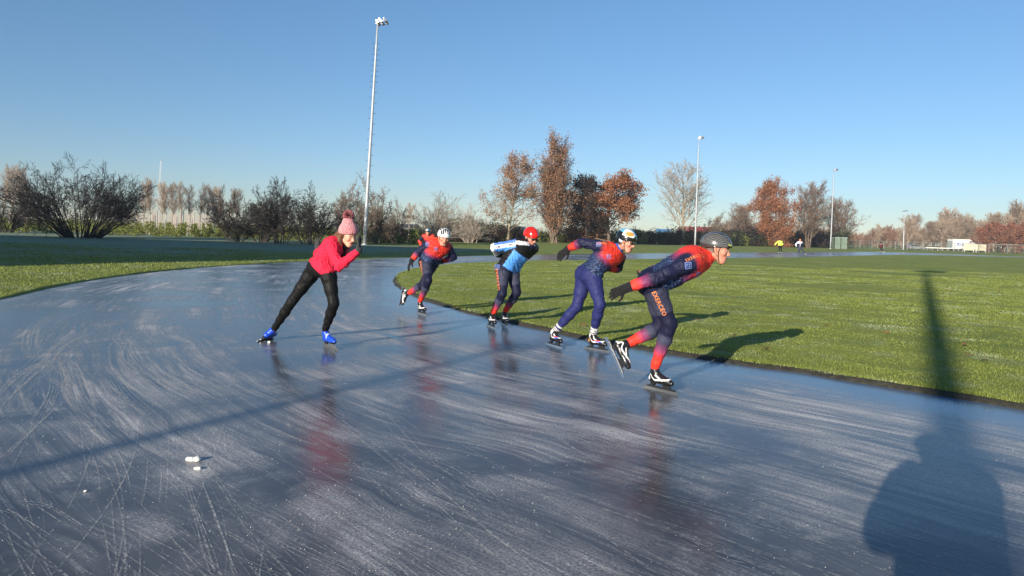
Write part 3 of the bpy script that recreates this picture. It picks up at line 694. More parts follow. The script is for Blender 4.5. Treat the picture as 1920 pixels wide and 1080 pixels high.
def helmet(root, org, hc, HR, hs, kind):
    W_ = lambda x, y, z: hc + HR @ (A_((x, y, z)) * hs)
    s = SDF(); r = A_((.130, .100, .118)) * hs
    s.ell(W_(-.010, 0, .036), r, HR, .0); 
    if kind in ('road', 'carbon'): s.ell(W_(-.035, 0, .045), A_((.125, .094, .095)) * hs, HR, .03)
    s.ell(W_(-.010, 0, .032), r - .013, HR, .004, sub=True)
    s.plane(W_(.09, 0, .034), HR @ A_((.20, 0, -1)))
    if kind == 'road':
        for y in (-.075, -.045, -.015, .015, .045, .075):
            for x0, x1, z0, z1 in ((.085, .03, .1, .155), (.0, -.055, .165, .155), (-.085, -.13, .13, .085)):
                zz = 1 - (abs(y) / .1) ** 2 * .45
                s.cone(W_(x0, y, z0 * zz + .0), W_(x1, y * .85, z1 * zz), .0095, .0095, .003, sub=True)
    if kind == 'short':
        for y in (-.04, 0, .04): s.cone(W_(.05, y, .15), W_(.0, y, .165), .006, .006, .002, sub=True)
    V, F = s.mesh(.0042); q = (V - hc) @ HR / hs; n_ = len(V)
    if kind == 'road':
        C_ = np.tile(WHITE, (n_, 1))
        for p_ in s.p:
            if p_[0] == 'c' and p_[9]: d_, _ = SDF.d(p_, V); C_[d_ < .0030] = (.012, .012, .014)
        inn = (((q - A_((-.008, 0, .044))) / (r / hs - .012)) ** 2).sum(1) < 1.0; C_[inn & (q[:, 2] > .0)] = (.03, .03, .03)
    elif kind == 'carbon':
        C_ = np.tile(A_((.045, .045, .047)), (n_, 1)); m = (np.mod(q[:, 2] * 1.0 - q[:, 0] * .35 + .02 * np.sin(q[:, 0] * 30), .016) < .0045) & (q[:, 2] > .03) & (q[:, 2] < .14); C_[m] = (.22, .22, .20)
        m = (q[:, 0] > .085) & (q[:, 2] < .062) & (np.abs(q[:, 1]) > .02); C_[m] = (.02, .02, .02); m = (np.abs(q[:, 0] - .100) < .012) & (np.abs(q[:, 2] - .062) < .006); C_[m] = (.55, .62, .02)
    elif kind == 'red': C_ = np.tile(A_((.75, .018, .010)), (n_, 1))
    else:
        C_ = np.tile(BLACK * 1.3, (n_, 1)); z, x, y = q[:, 2], q[:, 0], q[:, 1]
        C_[z > .105 + .15 * (x.clip(-.02, .2)) * -1] = (.12, .42, .68)
        m = (z > .075) & (y < -.02) & (x > -.03) & (x < .10); C_[m] = (.78, .76, .70)
        e = ((x - .045) / .042) ** 2 + ((z - .105) / .024) ** 2 < 1; C_[e & (y < -.02)] = (.80, .30, .06)
        C_[(z > .150) & (x > -.02)] = (.14, .45, .7); C_[(x > .10) & (z < .10)] = BLACK
    hm = mobj('helmet', V, F[:, ::-1], M['helmet'], root, org, C_, True)
    b = MB()
    for y in (1, -1):
        b.tube([W_(.035, .080 * y, .05), W_(.018, .076 * y, -.02), W_(.035, .058 * y, -.085), W_(.055, .02 * y, -.122)], .0045, 5)
        b.tube([W_(-.055, .080 * y, .045), W_(-.015, .080 * y, -.03), W_(.020, .066 * y, -.06)], .004, 5)
    b.tube([W_(.055, .02, -.122), W_(.058, 0, -.125), W_(.055, -.02, -.122)], .0045, 5)
    b.build('chin_strap', M['strap'], hm, org)
    if kind == 'short':     # pale ear cup at the side
        for y in (1, -1):
            s = SDF(); s.ell(W_(-.03, .086 * y, .015), A_((.030, .012, .032)), HR, 0); V, F = s.mesh(.004); mobj('ear_pad', V, F[:, ::-1], M['helmet'], hm, org, np.tile(A_((.55, .68, .82)), (len(V), 1)), True)
    return hm
def glasses(root, org, hc, HR, hs):
    W_ = lambda x, y, z: hc + HR @ (A_((x, y, z)) * hs); s = SDF()
    for y in (1, -1):
        s.ell(W_(.098, .031 * y, .006), A_((.010, .031, .018)) * hs, HR, .006); s.cone(W_(.088, .058 * y, .014), W_(-.01, .084 * y, .016), .006, .004, .006)
    s.cone(W_(.103, .02, .014), W_(.103, -.02, .014), .006, .006, .006)
    V, F = s.mesh(.0035); mobj('sunglasses', V, F[:, ::-1], M['lens'], root, org, None, True)

def decal(kind, target, root_parent, org, P, along, normal, size, mat, text=None, name='lettering'):
    """printed lettering / badge laid onto the cloth surface"""
    me = target.data; o3 = Vector(org); bvh = BVHTree.FromPolygons([v.co + o3 for v in me.vertices], [tuple(p.vertices) for p in me.polygons])
    x = Vector(along).normalized(); n = Vector(normal).normalized(); y = n.cross(x).normalized(); n = x.cross(y).normalized()
    if kind == 'text':
        cu = bpy.data.curves.new('t', 'FONT'); cu.body = text; cu.size = size; cu.align_x = 'CENTER'; cu.align_y = 'CENTER'; cu.offset = size * .014; cu.resolution_u = 2; cu.space_character = 1.1
        ob = bpy.data.objects.new('t', cu); COL.objects.link(ob); dg = bpy.context.evaluated_depsgraph_get(); m = bpy.data.meshes.new_from_object(ob.evaluated_get(dg)); bpy.data.objects.remove(ob)
        import bmesh
        b = bmesh.new(); b.from_mesh(m); bmesh.ops.triangulate(b, faces=b.faces); bmesh.ops.subdivide_edges(b, edges=b.edges, cuts=2, use_grid_fill=False); vs_ = [tuple(v.co) for v in b.verts]; b.verts.index_update(); fs = [tuple(v.index for v in f.verts) for f in b.faces]; b.free()
    else:
        vs_, fs = [], []
        def quad(x0, y0, x1, y1, k=6):
            for i in range(k):
                for j in range(k):
                    i0 = len(vs_); a0, a1 = x0 + (x1 - x0) * i / k, x0 + (x1 - x0) * (i + 1) / k; b0, b1 = y0 + (y1 - y0) * j / k, y0 + (y1 - y0) * (j + 1) / k
                    vs_.extend([(a0, b0, 0), (a1, b0, 0), (a1, b1, 0), (a0, b1, 0)]); fs.append((i0, i0 + 1, i0 + 2, i0 + 3))
        h = size / 2; t = size * .10
        if kind == 'badge':
            quad(-h, -h, h, -h + t); quad(-h, h - t, h, h); quad(-h, -h + t, -h + t, h - t); quad(h - t, -h + t, h, h - t)
            quad(-h * .55, -h * .5, -h * .3, h * .55); quad(-h * .3, h * .3, h * .5, h * .55); quad(-h * .1, -h * .5, h * .55, -h * .25); quad(h * .3, -h * .25, h * .55, h * .3)
        else: quad(-h, -h * kind, h, h * kind, 10)
    out = []
    for v in vs_:
        p = Vector(P) + x * v[0] + y * v[1]; hit = bvh.ray_cast(p + n * .16, -n, .36)
        q = (hit[0] + n * .0035) if hit[0] else p + n * .002
        out.append(tuple(q))
    return mobj(name, out, fs, mat, root_parent, org)
#@@PART3
# ================================================================ the people
def legs_racing(V, tg, tt, J):
    C_ = np.tile(NAVY, (len(V), 1)); th = tg == T_THIGH; shn = tg == T_SHIN
    w = (ss(.12, .2, tt) * (1 - ss(.70, .74, tt)))[:, 0] * th; C_ = lerp(C_, SLATE * .75, w[:, None])
    w = ss(.18, .30, tt)[:, 0] * shn; C_ = lerp(C_, SLATE, w[:, None])
    w = ss(.35, .62, tt)[:, 0] * shn; C_ = lerp(C_, A_((.26, .05, .13)), w[:, None]); w = ss(.55, .80, tt)[:, 0] * shn; C_ = lerp(C_, RED, w[:, None]); return C_
def top_racing(shoulder=.115, lo=.46, hi=.80, collar=None, armred=.45):
    def f(V, tg, tt, s, J):
        C_ = np.tile(NAVY * 1.2, (len(V), 1)); to = (tg == T_TORSO) | (tg == T_NECK)
        w = ss(lo, lo + .18, s)[:, 0] * to; C_ = lerp(C_, A_((.24, .04, .12)), w[:, None]); w = ss(lo + .1, hi, s)[:, 0] * to; C_ = lerp(C_, RED, w[:, None])
        C_[tg == T_NECK] = RED if collar is None else collar
        for n in 'NF':
            d = np.linalg.norm(V - (J['sh' + n] * .8 + J['el' + n] * .2), axis=1); w = (1 - ss(shoulder - .04, shoulder + .02, d)); C_ = lerp(C_, NAVY * 1.3, w * to[:, None])
        ua = tg == T_UARM; C_[ua] = NAVY * 1.3
        w = ss(armred - .25, armred + .05, tt)[:, 0] * (tg == T_LARM); C_ = lerp(C_, A_((.22, .04, .12)), w[:, None]); w = ss(armred, armred + .25, tt)[:, 0] * (tg == T_LARM); C_ = lerp(C_, RED, w[:, None])
        al = (1 - ss(lo - .02, lo + .16, s)[:, 0]) * (tg == T_TORSO); return np.column_stack([C_, al])
    return f
def plain(c): return lambda V, tg, tt, J: np.tile(A_(c), (len(V), 1))
def plain_top(c): return lambda V, tg, tt, s, J: np.tile(A_(c), (len(V), 1))
def gd(x, y): return gnd(x, y)

# --- lead skater
Y = gnd(1240, 734).y; a = lambda x, y, d=0: at(x, y, Y + d)
specA = dict(org=(gnd(1240, 734).x, Y, 0), girth=1.06, leg=1.02, h=.008, hs=1.02, hf=(.93, -.36, -.20), hu=(.12, 0, 1), haircol=(.16, .13, .11), skin=(.60, .27, .175),
    J=dict(head=a(1345, 468, 0), neck=a(1326, 483, 0), shN=a(1299, 490, -.19), shF=a(1309, 481, .17), mid=a(1263, 509, -.02), hipN=a(1223, 531, -.09), hipF=a(1224, 527, .10),
           knN=a(1256, 608, -.10), anN=a(1237, 690, -.02), knF=a(1240, 612, .13), anF=a(1166, 636, .16), elN=a(1240, 517, -.27), wrN=a(1172, 541, -.20), elF=a(1262, 497, .30), wrF=a(1222, 507, .14)),
    skN=(gd(1200, 724), gd(1280, 744)), skF=(at(1128, 636, Y + .10), at(1170, 710, Y - .02)), clapF=.12, boot='black', bust=None, glute=(-.6, 0, -.1),
    handN=dict(d=a(1137, 555, -.22) - a(1172, 541, -.20), n=(.1, .9, -.3), side=-1, curl=.45, thumb=.8), handF=dict(d=(-.6, -.2, -.3), n=(0, 0, 1), side=1, curl=.5),
    legcol=legs_racing, topcol=top_racing(.12, .36, .70), topname='racing_top')
r, J, HR, hc, hs, (ti, to), _ = person('person', 'lead skater with glossy black helmet and red and navy suit', 'person', specA)
helmet(r, specA['org'], hc, HR, hs, 'carbon')
O = specA['org']; vn = Vector((0, -1, .05))
tp = J['hipN'] * .52 + J['knN'] * .48; decal('text', ti, r, O, tp + A_((-.035, 0, .0)), Vector(a(1232, 572) - a(1214, 536)), vn, .052, M['print_orange'], 'EXERCEO')
decal('badge', to, r, O, a(1286, 498, -.2), (1, 0, .12), vn, .060, M['print_blue'], name='badge'); decal('badge', to, r, O, a(1306, 515, -.1), (1, 0, .1), vn, .048, M['print_blue'], name='badge')
decal('text', to, r, O, a(1303, 487, -.2), (1, 0, .55), (-.2, -1, .5), .040, M['print_orange'], 'EXERCEO'); decal('text', to, r, O, a(1282, 466, .0), (1, 0, .25), (-.3, -.75, 1), .040, M['print_orange'], 'EXERCEO')
decal('strip', to, r, O, a(1318, 511, -.1), (1, 0, .3), vn, .022, M['print_white'], name='badge') if False else None

# --- second skater
Y = gnd(1110, 655).y; specO = (gnd(1090, 655).x, Y, 0)
specB = dict(org=specO, girth=1.0, leg=1.02, h=.009, hs=1.04, hf=(.78, -.55, -.28), hu=(.12, -.1, 1), haircol=(.08, .05, .035), eyes=False, skin=(.62, .29, .2),
    J=dict(head=a(1174, 453, -.05), neck=a(1157, 467, 0), shN=a(1131, 463, -.12), shF=a(1162, 482, .16), mid=a(1123, 493, -.02), hipN=a(1111, 517, -.08), hipF=a(1098, 514, .08),
           knN=a(1125, 571, -.22), anN=a(1117, 622, -.03), knF=a(1082, 574, .05), anF=a(1048, 621, .10), elN=a(1091, 455, -.02), wrN=a(1066, 466, .12), elF=a(1158, 503, .28), wrF=a(1140, 503, .14)),
    skN=(gd(1100, 654), gd(1139, 661)), skF=(gd(1020, 645), gd(1056, 656)), boot='multi', glute=(-.7, 0, 0),
    handN=dict(d=a(1045, 483, .10) - a(1066, 466, .12), n=(.4, .8, -.3), side=-1, curl=.25, thumb=.5, big=1.15), handF=dict(d=(-.6, -.3, -.3), n=(0, 0, 1), side=1, curl=.5),
    legcol=plain((.022, .026, .115)), topcol=top_racing(.12, .40, .66, collar=(.05, .12, .42), armred=.25))
r, J, HR, hc, hs, (ti, to), _ = person('person', 'second skater of the line in plain indigo tights with a blue, white and orange helmet', 'person', specB)
helmet(r, specO, hc, HR, hs, 'short'); glasses(r, specO, hc, HR, hs)
decal('badge', to, r, specO, a(1142, 481, -.2), (1, 0, .1), (.1, -1, .1), .055, M['print_blue'], name='badge'); decal('text', to, r, specO, a(1138, 454, -.2), (1, 0, .0), (0, -1, .6), .05, M['print_orange'], 'EXERCEO'); decal('badge', to, r, specO, a(1123, 455, -.2), (1, 0, .05), (0, -1, .5), .055, M['print_blue'], name='badge')
for n in 'NF':
    s = SDF(); u = (J['kn' + n] - J['an' + n]); u /= np.linalg.norm(u); s.cone(J['an' + n] - u * .05, J['an' + n] + u * .065, .046, .047, .01); V, F = s.mesh(.006)
    q = (V - J['an' + n]) @ u; C_ = np.tile(WHITE, (len(V), 1)); C_[(np.abs(q - .012) < .006) | (np.abs(q + .012) < .005)] = BLACK
    mobj('sock', V, F[:, ::-1], M['knit'], r, specO, C_, True)

# --- third skater: blue jacket
Y = gnd(934, 613).y; specO = (gnd(934, 613).x, Y, 0)
def top_blue(V, tg, tt, s, J):
    C_ = np.tile(BLACK * 1.2, (len(V), 1)); pe = (J['hipN'] + J['hipF']) / 2; sp = J['neck'] - pe; sp /= np.linalg.norm(sp); to = tg == T_TORSO
    lat = np.cross(sp, A_((0, 1, 0))); x = (V - pe) @ A_((1, 0, 0)) - s * (J['neck'] - pe)[0]
    blue = A_((.09, .32, .80)); fr_ = to & (s > .02) & (s < .70) & (x > -.085 - .03 * s); C_[fr_] = blue
    C_[to & (s > .68)] = BLACK * 1.2
    C_[to & (np.abs(x - .12 + (s - .4) * .1) < .007) & (s < .7) & (s > .1)] = (.3, .5, .85)
    arm = (tg == T_UARM) | (tg == T_LARM) | (to & (np.linalg.norm(V - J['shN'], axis=1) < .09))
    up = (V - J['shN'])[:, 2] - tt * 0; dz = V[:, 2] - np.where(tg == T_UARM, J['shN'][2] + (J['elN'][2] - J['shN'][2]) * tt, V[:, 2])
    arm = (tg == T_UARM) | (tg == T_LARM); nk_ = J['neck']; L2 = nk_ - J['shN']; tq = np.clip(((V - J['shN']) @ L2) / (L2 @ L2), -.6, 1.0); dq = V[:, 2] - (J['shN'][2] + L2[2] * tq)
    C_[to & (s > .6) & (V[:, 1] < J['neck'][1] + .02) & (np.abs(dq - .02) < .028)] = WHITE
    C_[arm] = WHITE; C_[(tg == T_UARM) & (dz > .028)] = (.10, .22, .62); C_[(tg == T_UARM) & (dz < -.024)] = blue
    m = (tg == T_UARM) & (np.abs(dz) < .015) & (((tt > .18) & (tt < .34)) | ((tt > .72) & (tt < .95))) & (np.mod(tt, .055) < .036); C_[m] = (.02, .02, .06)
    C_[(tg == T_LARM) & (tt > .75)] = BLACK; C_[tg == T_NECK] = NAVY * 1.3
    return C_
specC = dict(org=specO, girth=1.02, leg=.98, h=.010, hs=1.02, hf=(.62, -.72, -.42), hu=(.1, -.15, 1), eyes=False, haircol=(.06, .04, .03), skin=(.60, .28, .19),
    J=dict(head=a(995, 445, -.06), neck=a(988, 460, -.02), shN=a(972, 458, -.16), shF=a(1000, 466, .14), mid=a(965, 482, -.06), hipN=a(943, 505, -.06), hipF=a(960, 506, .10),
           knN=a(942, 551, -.22), anN=a(925, 590, -.02), knF=a(969, 549, -.06), anF=a(949, 588, .08), elN=a(927, 464, -.08), wrN=a(934, 477, .17), elF=a(975, 470, .36), wrF=a(946, 480, .27)),
    skN=(gd(911, 610.5), gd(929, 618)), skF=(gd(934, 605), gd(958, 617)), boot='black', glute=(-.6, .2, 0),
    handN=dict(d=(.5, .2, -.05), n=(0, 0, -1), side=1, curl=.5), handF=dict(d=(-.5, -.2, -.1), n=(0, 0, 1), side=1, curl=.5),
    legcol=legs_racing, topcol=top_blue, topname='jacket', topmat='jacket', topoff=.02, topcr=.006)
r, J, HR, hc, hs, (ti, to), _ = person('person', 'third skater of the line in a red helmet and blue jacket, hands behind his back', 'person', specC)
helmet(r, specO, hc, HR, hs, 'red'); glasses(r, specO, hc, HR, hs)
s = SDF(); s.cone(hc + HR @ A_((-.03, 0, -.02)), J['neck'] + A_((0, -.02, -.02)), .082, .085, .03); s.cone(hc + HR @ A_((.03, 0, -.105)), J['neck'] + A_((.04, -.04, -.02)), .055, .07, .03)
V, F = s.mesh(.007); mobj('neck_gaiter', V, F[:, ::-1], M['tights'], r, specO, np.tile(NAVY * 1.1, (len(V), 1)), True)
decal('text', ti, r, specO, J['hipN'] * .6 + J['knN'] * .4 + A_((-.06, 0, 0)), Vector(a(935, 527) - a(930, 506)), (-.35, -1, .05), .066, M['print_orange'], 'EXERCEO')
decal('badge', ti, r, specO, a(932, 500, -.1), (1, 0, -.1), (-.3, -1, .05), .07, M['print_blue'], name='badge')

# --- fourth skater: white helmet
Y = gnd(792, 590).y; specO = (gnd(792, 590).x, Y, 0)
specD = dict(org=specO, girth=1.04, leg=.96, h=.010, hs=1.05, hf=(.30, -.90, -.28), hu=(.18, -.1, 1), haircol=(.12, .09, .07),
    J=dict(head=a(832, 446, -.12), neck=a(826, 459, -.03), shN=a(805, 455, -.12), shF=a(840, 464, .06), mid=a(813, 474, .0), hipN=a(798, 492, -.02), hipF=a(812, 491, .12),
           knN=a(803, 527, -.30), anN=a(794, 567, -.02), knF=a(793, 533, .0), anF=a(763, 545, .25), elN=a(786, 471, -.05), wrN=a(773, 487, -.08), elF=a(851, 482, .16), wrF=a(830, 490, .25)),
    skN=(gd(783, 587.5), gd(800, 592)), skF=(at(754, 538, Y + .35), at(746, 577, Y + .20)), boot='black', glute=(-.4, .5, 0),
    handN=dict(d=a(763, 504, -.1) - a(773, 487, -.08), n=(.8, .3, -.1), side=-1, curl=.3, thumb=.5, big=1.15), handF=dict(d=(-.6, -.3, -.3), n=(0, 0, 1), side=1, curl=.5),
    legcol=legs_racing, topcol=top_racing(.11, .30, .62))
r, J, HR, hc, hs, (ti, to), _ = person('person', 'last skater of the line in a white vented helmet, left skate lifted behind', 'person', specD)
helmet(r, specO, hc, HR, hs, 'road')
decal('text', ti, r, specO, J['hipN'] * .62 + J['knN'] * .38 + A_((-.06, 0, 0)), Vector(a(792, 510) - a(783, 490)), (-.5, -1, .05), .06, M['print_orange'], 'EXERCEO')
decal('text', to, r, specO, a(813, 449, -.1), (1, 0, .25), (-.2, -1, .8), .055, M['print_orange'], 'EXERCEO'); decal('badge', to, r, specO, a(817, 467, -.2), (1, 0, 0), (.1, -1, .1), .06, M['print_blue'], name='badge')
decal('badge', to, r, specO, a(801, 458, -.2), (1, 0, 0), (-.3, -1, .2), .06, M['print_blue'], name='badge')

# --- woman in the pink sweater
Y = gnd(620, 654).y; specO = (gnd(620, 654).x, Y, 0)
specE = dict(org=specO, girth=.86, leg=.90, h=.008, hs=.95, hf=(.74, -.58, -.26), hu=(.12, -.1, 1), closed=True, skin=(.70, .36, .25), haircol=(.13, .05, .025), lip=(.50, .10, .10),
    J=dict(head=a(653, 443, -.05), neck=a(636, 458, 0), shN=a(619, 459, -.15), shF=a(644, 463, .14), mid=a(611, 479, -.01), hipN=a(614, 505, -.06), hipF=a(593, 501, .10),
           knN=a(626, 570, -.14), anN=a(615, 630, -.02), knF=a(546, 567, .18), anF=a(506, 622, .32), elN=a(636, 500, -.30), wrN=a(671, 471, -.32), elF=a(598, 476, .36), wrF=a(596, 472, .12)),
    skN=(gd(604, 648), gd(637, 658)), skF=(gd(480, 641), gd(512, 633)), boot='blue', bust=(.5, -.5, -.6), glute=(-.8, .2, -.1),
    handN=dict(d=(.16, 0.02, 1), n=(-.9, .1, .25), side=1, curl=.2, thumb=.4), handF=dict(d=(-.15, -.1, 1), n=(.2, .3, 1), side=1, curl=.4), glovecol=(.045, .045, .048),
    legcol=plain((.0075, .0075, .008)), topcol=plain_top((.76, .026, .066)), topname='sweater', topmat='sweater', topoff=.020, cut=.1, hem=-.06, topcr=.006, L=.37)
r, J, HR, hc, hs, (ti, to), (pe, spn) = person('person', 'woman in a pink sweater and pink pompom hat skating beside the line', 'person', specE)
W_ = lambda x, y, z: hc + HR @ (A_((x, y, z)) * hs)
s = SDF(); s.ell(W_(-.015, 0, .060), A_((.122, .104, .10)), HR, .02); s.cone(W_(-.02, 0, .09), W_(-.050, 0, .160), .094, .068, .03)
s.ell(W_(-.012, 0, .045), A_((.104, .084, .08)), HR, .005, sub=True); s.plane(W_(.09, 0, .052), HR @ A_((.30, 0, -1)))
V, F = s.mesh(.0055); rn = np.random.RandomState(3); q = (V - hc) @ HR
v_ = (np.sin(q[:, 0] * 260 + np.sin(q[:, 2] * 300)) * np.sin(q[:, 2] * 240 + q[:, 1] * 190) > .1) | (rn.rand(len(V)) > .8); C_ = np.where(v_[:, None], A_((.80, .40, .42)), A_((.66, .15, .18)))
V = V + (V - hc) / np.linalg.norm(V - hc, axis=1)[:, None] * (rn.rand(len(V)) * .004)[:, None]
ht = mobj('knit_hat', V, F[:, ::-1], M['knit'], r, specO, C_, True)
pc = W_(-.068, 0, .240); vs, fs, cs = [], [], []      # pompom: many short yarn tufts
for i in range(2200):
    d = rn.randn(3); d /= np.linalg.norm(d); o_ = np.cross(d, rn.randn(3)); o_ /= np.linalg.norm(o_); L_ = .062 * (.85 + .25 * rn.rand()); i0 = len(vs)
    vs += [pc + d * .01 - o_ * .0035, pc + d * .01 + o_ * .0035, pc + d * L_ + o_ * .005, pc + d * L_ - o_ * .005]; fs.append((i0, i0 + 1, i0 + 2, i0 + 3)); cs += [A_((.72, .22, .25)) * (.8 + .4 * rn.rand())] * 4
mobj('pompom', vs, fs, M['knit'], ht, specO, np.array(cs))
s = SDF()     # loose brown hair falling behind the cheek onto the shoulder
for i in range(40):
    t_ = i / 39; y = -.084 + .012 * math.sin(i * 2.3) if i % 2 else .07; x0 = .015 - .135 * t_
    pts = [W_(x0, y * (1 - .4 * t_), .04), W_(x0 - .03, y * (1.25 - .4 * t_), -.04), W_(x0 - .02 + .02 * math.sin(i * 1.7), y * (1.32 - .4 * t_), -.10 - .02 * math.sin(i)), W_(x0 - .05 + .02 * math.sin(i * 3.1), y * (1.25 - .3 * t_), -.15 - .03 * math.sin(i * 2.1))]
    s.limb(pts, [(0, .014), (.35, .020), (.7, .017), (1, .006)], .006)
V, F = s.mesh(.005); mobj('hair', V, F[:, ::-1], M['hair'], r, specO, np.tile(A_((.16, .065, .03)), (len(V), 1)), True)
s = SDF(); nk = J['neck']     # black scarf
for i in range(10):
    t0, t1 = i / 10 * 2 * math.pi, (i + 1) / 10 * 2 * math.pi; f_ = HR[:, 0]; l_ = HR[:, 1]; P = lambda t: nk + A_((.015, 0, -.005)) + f_ * math.cos(t) * .065 + l_ * math.sin(t) * .065
    s.cone(P(t0), P(t1), .034, .034, .02)
s.cone(nk + HR[:, 0] * .06, nk + HR[:, 0] * .085 + A_((0, 0, -.14)), .042, .03, .03)
V, F = s.mesh(.007); mobj('scarf', V, F[:, ::-1], M['tights'], r, specO, np.tile(A_((.009, .009, .01)), (len(V), 1)), True)
decal('strip', to, r, specO, a(664, 470), (1, 0, 0), vn, .02, M['print_white']) if False else None

# --- small figures further round the track
def far_person(label, Y, J, skates, legc, topc, hat=None, hatcol=None, hf=(.2, -1, -.2), glovecol=(.012, .012, .013), boot='black', helm=None, name='person', topname='jacket'):
    o = (float(J['hipN'][0]), Y, 0)
    sp_ = dict(org=o, girth=1.05, leg=1.0, h=.014, hbody=.012, hb=.009, hs=1.05, hf=hf, hu=(0, 0, 1), eyes=False, haircol=(.05, .03, .02), J=J, skN=skates[0], skF=skates[1], legcol=plain(legc), topcol=topc if callable(topc) else plain_top(topc), topname=topname, topmat='jacket', topoff=.025, cut=.2, boot=boot, glovecol=glovecol,
              handN=dict(d=J['wrN'] - J['elN'], n=(0, 1, 0), side=-1, curl=.4), handF=dict(d=J['wrF'] - J['elF'], n=(0, 1, 0), side=1, curl=.4))
    r, J, HR, hc, hs, (ti, to), _ = person(name, label, 'person', sp_)
    if helm: helmet(r, o, hc, HR, hs, helm)
    elif hatcol is not None:
        s = SDF(); s.ell(hc + HR @ A_((-.01, 0, .06)), (.115, .098, .095), HR); s.plane(hc + HR @ A_((.09, 0, .05)), HR @ A_((-.2, 0, -1))); V, F = s.mesh(.009); mobj('knit_hat', V, F[:, ::-1], M['knit'], r, o, np.tile(A_(hatcol), (len(V), 1)), True)
    return r
def stand(px, py, Y, lean=(0, 0), spread=.18, hgt=1.0, flip=1, arms=((-.35, .95), (.3, .95)), knee=.12, legdx=(0, 0)):
    g = gnd(px, py); g = Vector((g.x, Y, 0)) if Y else g; Z = lambda z: z * hgt
    P = lambda x, y, z: Vector((g.x + x, g.y + y, Z(z)))
    lx, ly = lean
    return dict(hipN=P(-.09, -.0, .86), hipF=P(.09, 0, .86), knN=P(-.09 + legdx[0] * .5, -knee, .50), knF=P(.09 + legdx[1] * .5, -knee * .3, .50), anN=P(-.1 + legdx[0], .05, .16), anF=P(.1 + legdx[1], .05, .16),
                mid=P(lx * .4, ly * .4, 1.08), neck=P(lx, ly, 1.38), shN=P(lx - .19, ly, 1.33), shF=P(lx + .19, ly, 1.33), head=P(lx * 1.2, ly * 1.35 - .03, 1.52),
                elN=P(lx - .30 + arms[0][0] * .3, ly + .06, 1.10), wrN=P(lx + arms[0][0], ly + .02, arms[0][1]), elF=P(lx + .30, ly + .08, 1.12), wrF=P(lx + arms[1][0], ly - .05, arms[1][1])), g
# skater half hidden behind the white helmet
Y = gnd(797, 493).y; J_, g_ = stand(806, 493, None, lean=(-.06, -.38), hgt=.87, arms=((-.26, .78), (.30, .85)))
far_person('small skater in red top partly hidden behind the white-helmeted skater', g_.y, J_, (((g_.x - .1), g_.y - .2, 0), ((g_.x - .1), g_.y + .2, 0)) and (((g_.x - .12, g_.y + .2, 0), (g_.x - .1, g_.y - .2, 0)), ((g_.x + .12, g_.y + .2, 0), (g_.x + .12, g_.y - .2, 0))), (.02, .02, .05), lambda V, tg, tt, s, J: lerp(np.tile(RED, (len(V), 1)), NAVY, ((tg == T_UARM) | ((tg == T_TORSO) & (s < .4)))[:, None] * 1.0), helm='short', topname='racing_top')
J_, g_ = stand(1462, 476, None, lean=(.02, .1), arms=((-.52, .93), (.33, 1.0)), legdx=(-.02, .12))
far_person('distant skater in a fluorescent yellow jacket with white socks', g_.y, J_, (((g_.x - .12, g_.y - .2, 0), (g_.x - .1, g_.y + .2, 0)), ((g_.x + .2, g_.y - .2, 0), (g_.x + .24, g_.y + .2, 0))), (.012, .012, .014), (.62, .85, .10), hatcol=(.02, .02, .025), hf=(.2, 1, -.1))
J_, g_ = stand(1499, 478, None, lean=(-.04, -.1), arms=((-.34, .88), (.22, .95)), legdx=(.05, .42))
def top_wb(V, tg, tt, s, J):
    C_ = np.tile(NAVY * 1.3, (len(V), 1)); C_[(s > .72) | (tg == T_UARM) & (V[:, 0] < J['neck'][0]) | (tg == T_LARM) & (V[:, 0] < J['neck'][0])] = (.75, .76, .85); C_[(np.abs(V[:, 0] - J['neck'][0] - .01) < .025)] = (.7, .72, .8); return C_
far_person('distant skater in a white and navy jacket and orange hat pushing one leg out', g_.y, J_, (((g_.x - .04, g_.y + .2, 0), (g_.x - .02, g_.y - .2, 0)), ((g_.x + .48, g_.y + .1, 0), (g_.x + .76, g_.y - .12, 0))), (.045, .055, .10), top_wb, hatcol=(.75, .22, .03))
J_, g_ = stand(1652, 473, None, lean=(-.1, -.1), hgt=.92, arms=((-.3, 1.0), (.28, 1.05)), legdx=(-.05, .25))
far_person('tiny dark skater at the far bend in front of the fence', g_.y, J_, (((g_.x - .2, g_.y + .1, 0), (g_.x + .15, g_.y - .1, 0)), ((g_.x + .25, g_.y + .1, 0), (g_.x + .6, g_.y - .1, 0))), (.02, .02, .025), (.10, .025, .02), hatcol=(.02, .02, .03))
# photographer standing right behind the camera, whose shadow falls across the ice
P = lambda x, y, z: Vector((-.06 + x, -.42 + y, z))
J_ = dict(hipN=P(-.10, 0, .92), hipF=P(.10, 0, .92), knN=P(-.13, -.0, .50), knF=P(.13, .0, .50), anN=P(-.15, -.02, .10), anF=P(.15, -.02, .10), mid=P(0, 0, 1.15), neck=P(0, 0, 1.50), shN=P(-.20, 0, 1.44), shF=P(.20, 0, 1.44), head=P(-.03, .06, 1.62), elN=P(-.25, .12, 1.20), wrN=P(-.10, .28, 1.38), elF=P(.25, .12, 1.20), wrF=P(.08, .28, 1.38))
spP = dict(org=(-.06, -.42, 0), girth=1.0, leg=1.0, h=.014, hbody=.012, hf=(.1, 1, 0), hu=(0, 0, 1), eyes=False, haircol=(.05, .03, .02), J=J_, legcol=plain((.03, .035, .06)), topcol=plain_top((.03, .035, .05)), topname='winter_coat', topmat='jacket', topoff=.06, cut=.0, glovecol=(.02, .02, .02),
           handN=dict(d=(.5, .5, .2), n=(0, 0, 1), side=-1, curl=.5), handF=dict(d=(-.3, .5, .2), n=(0, 0, 1), side=1, curl=.5))
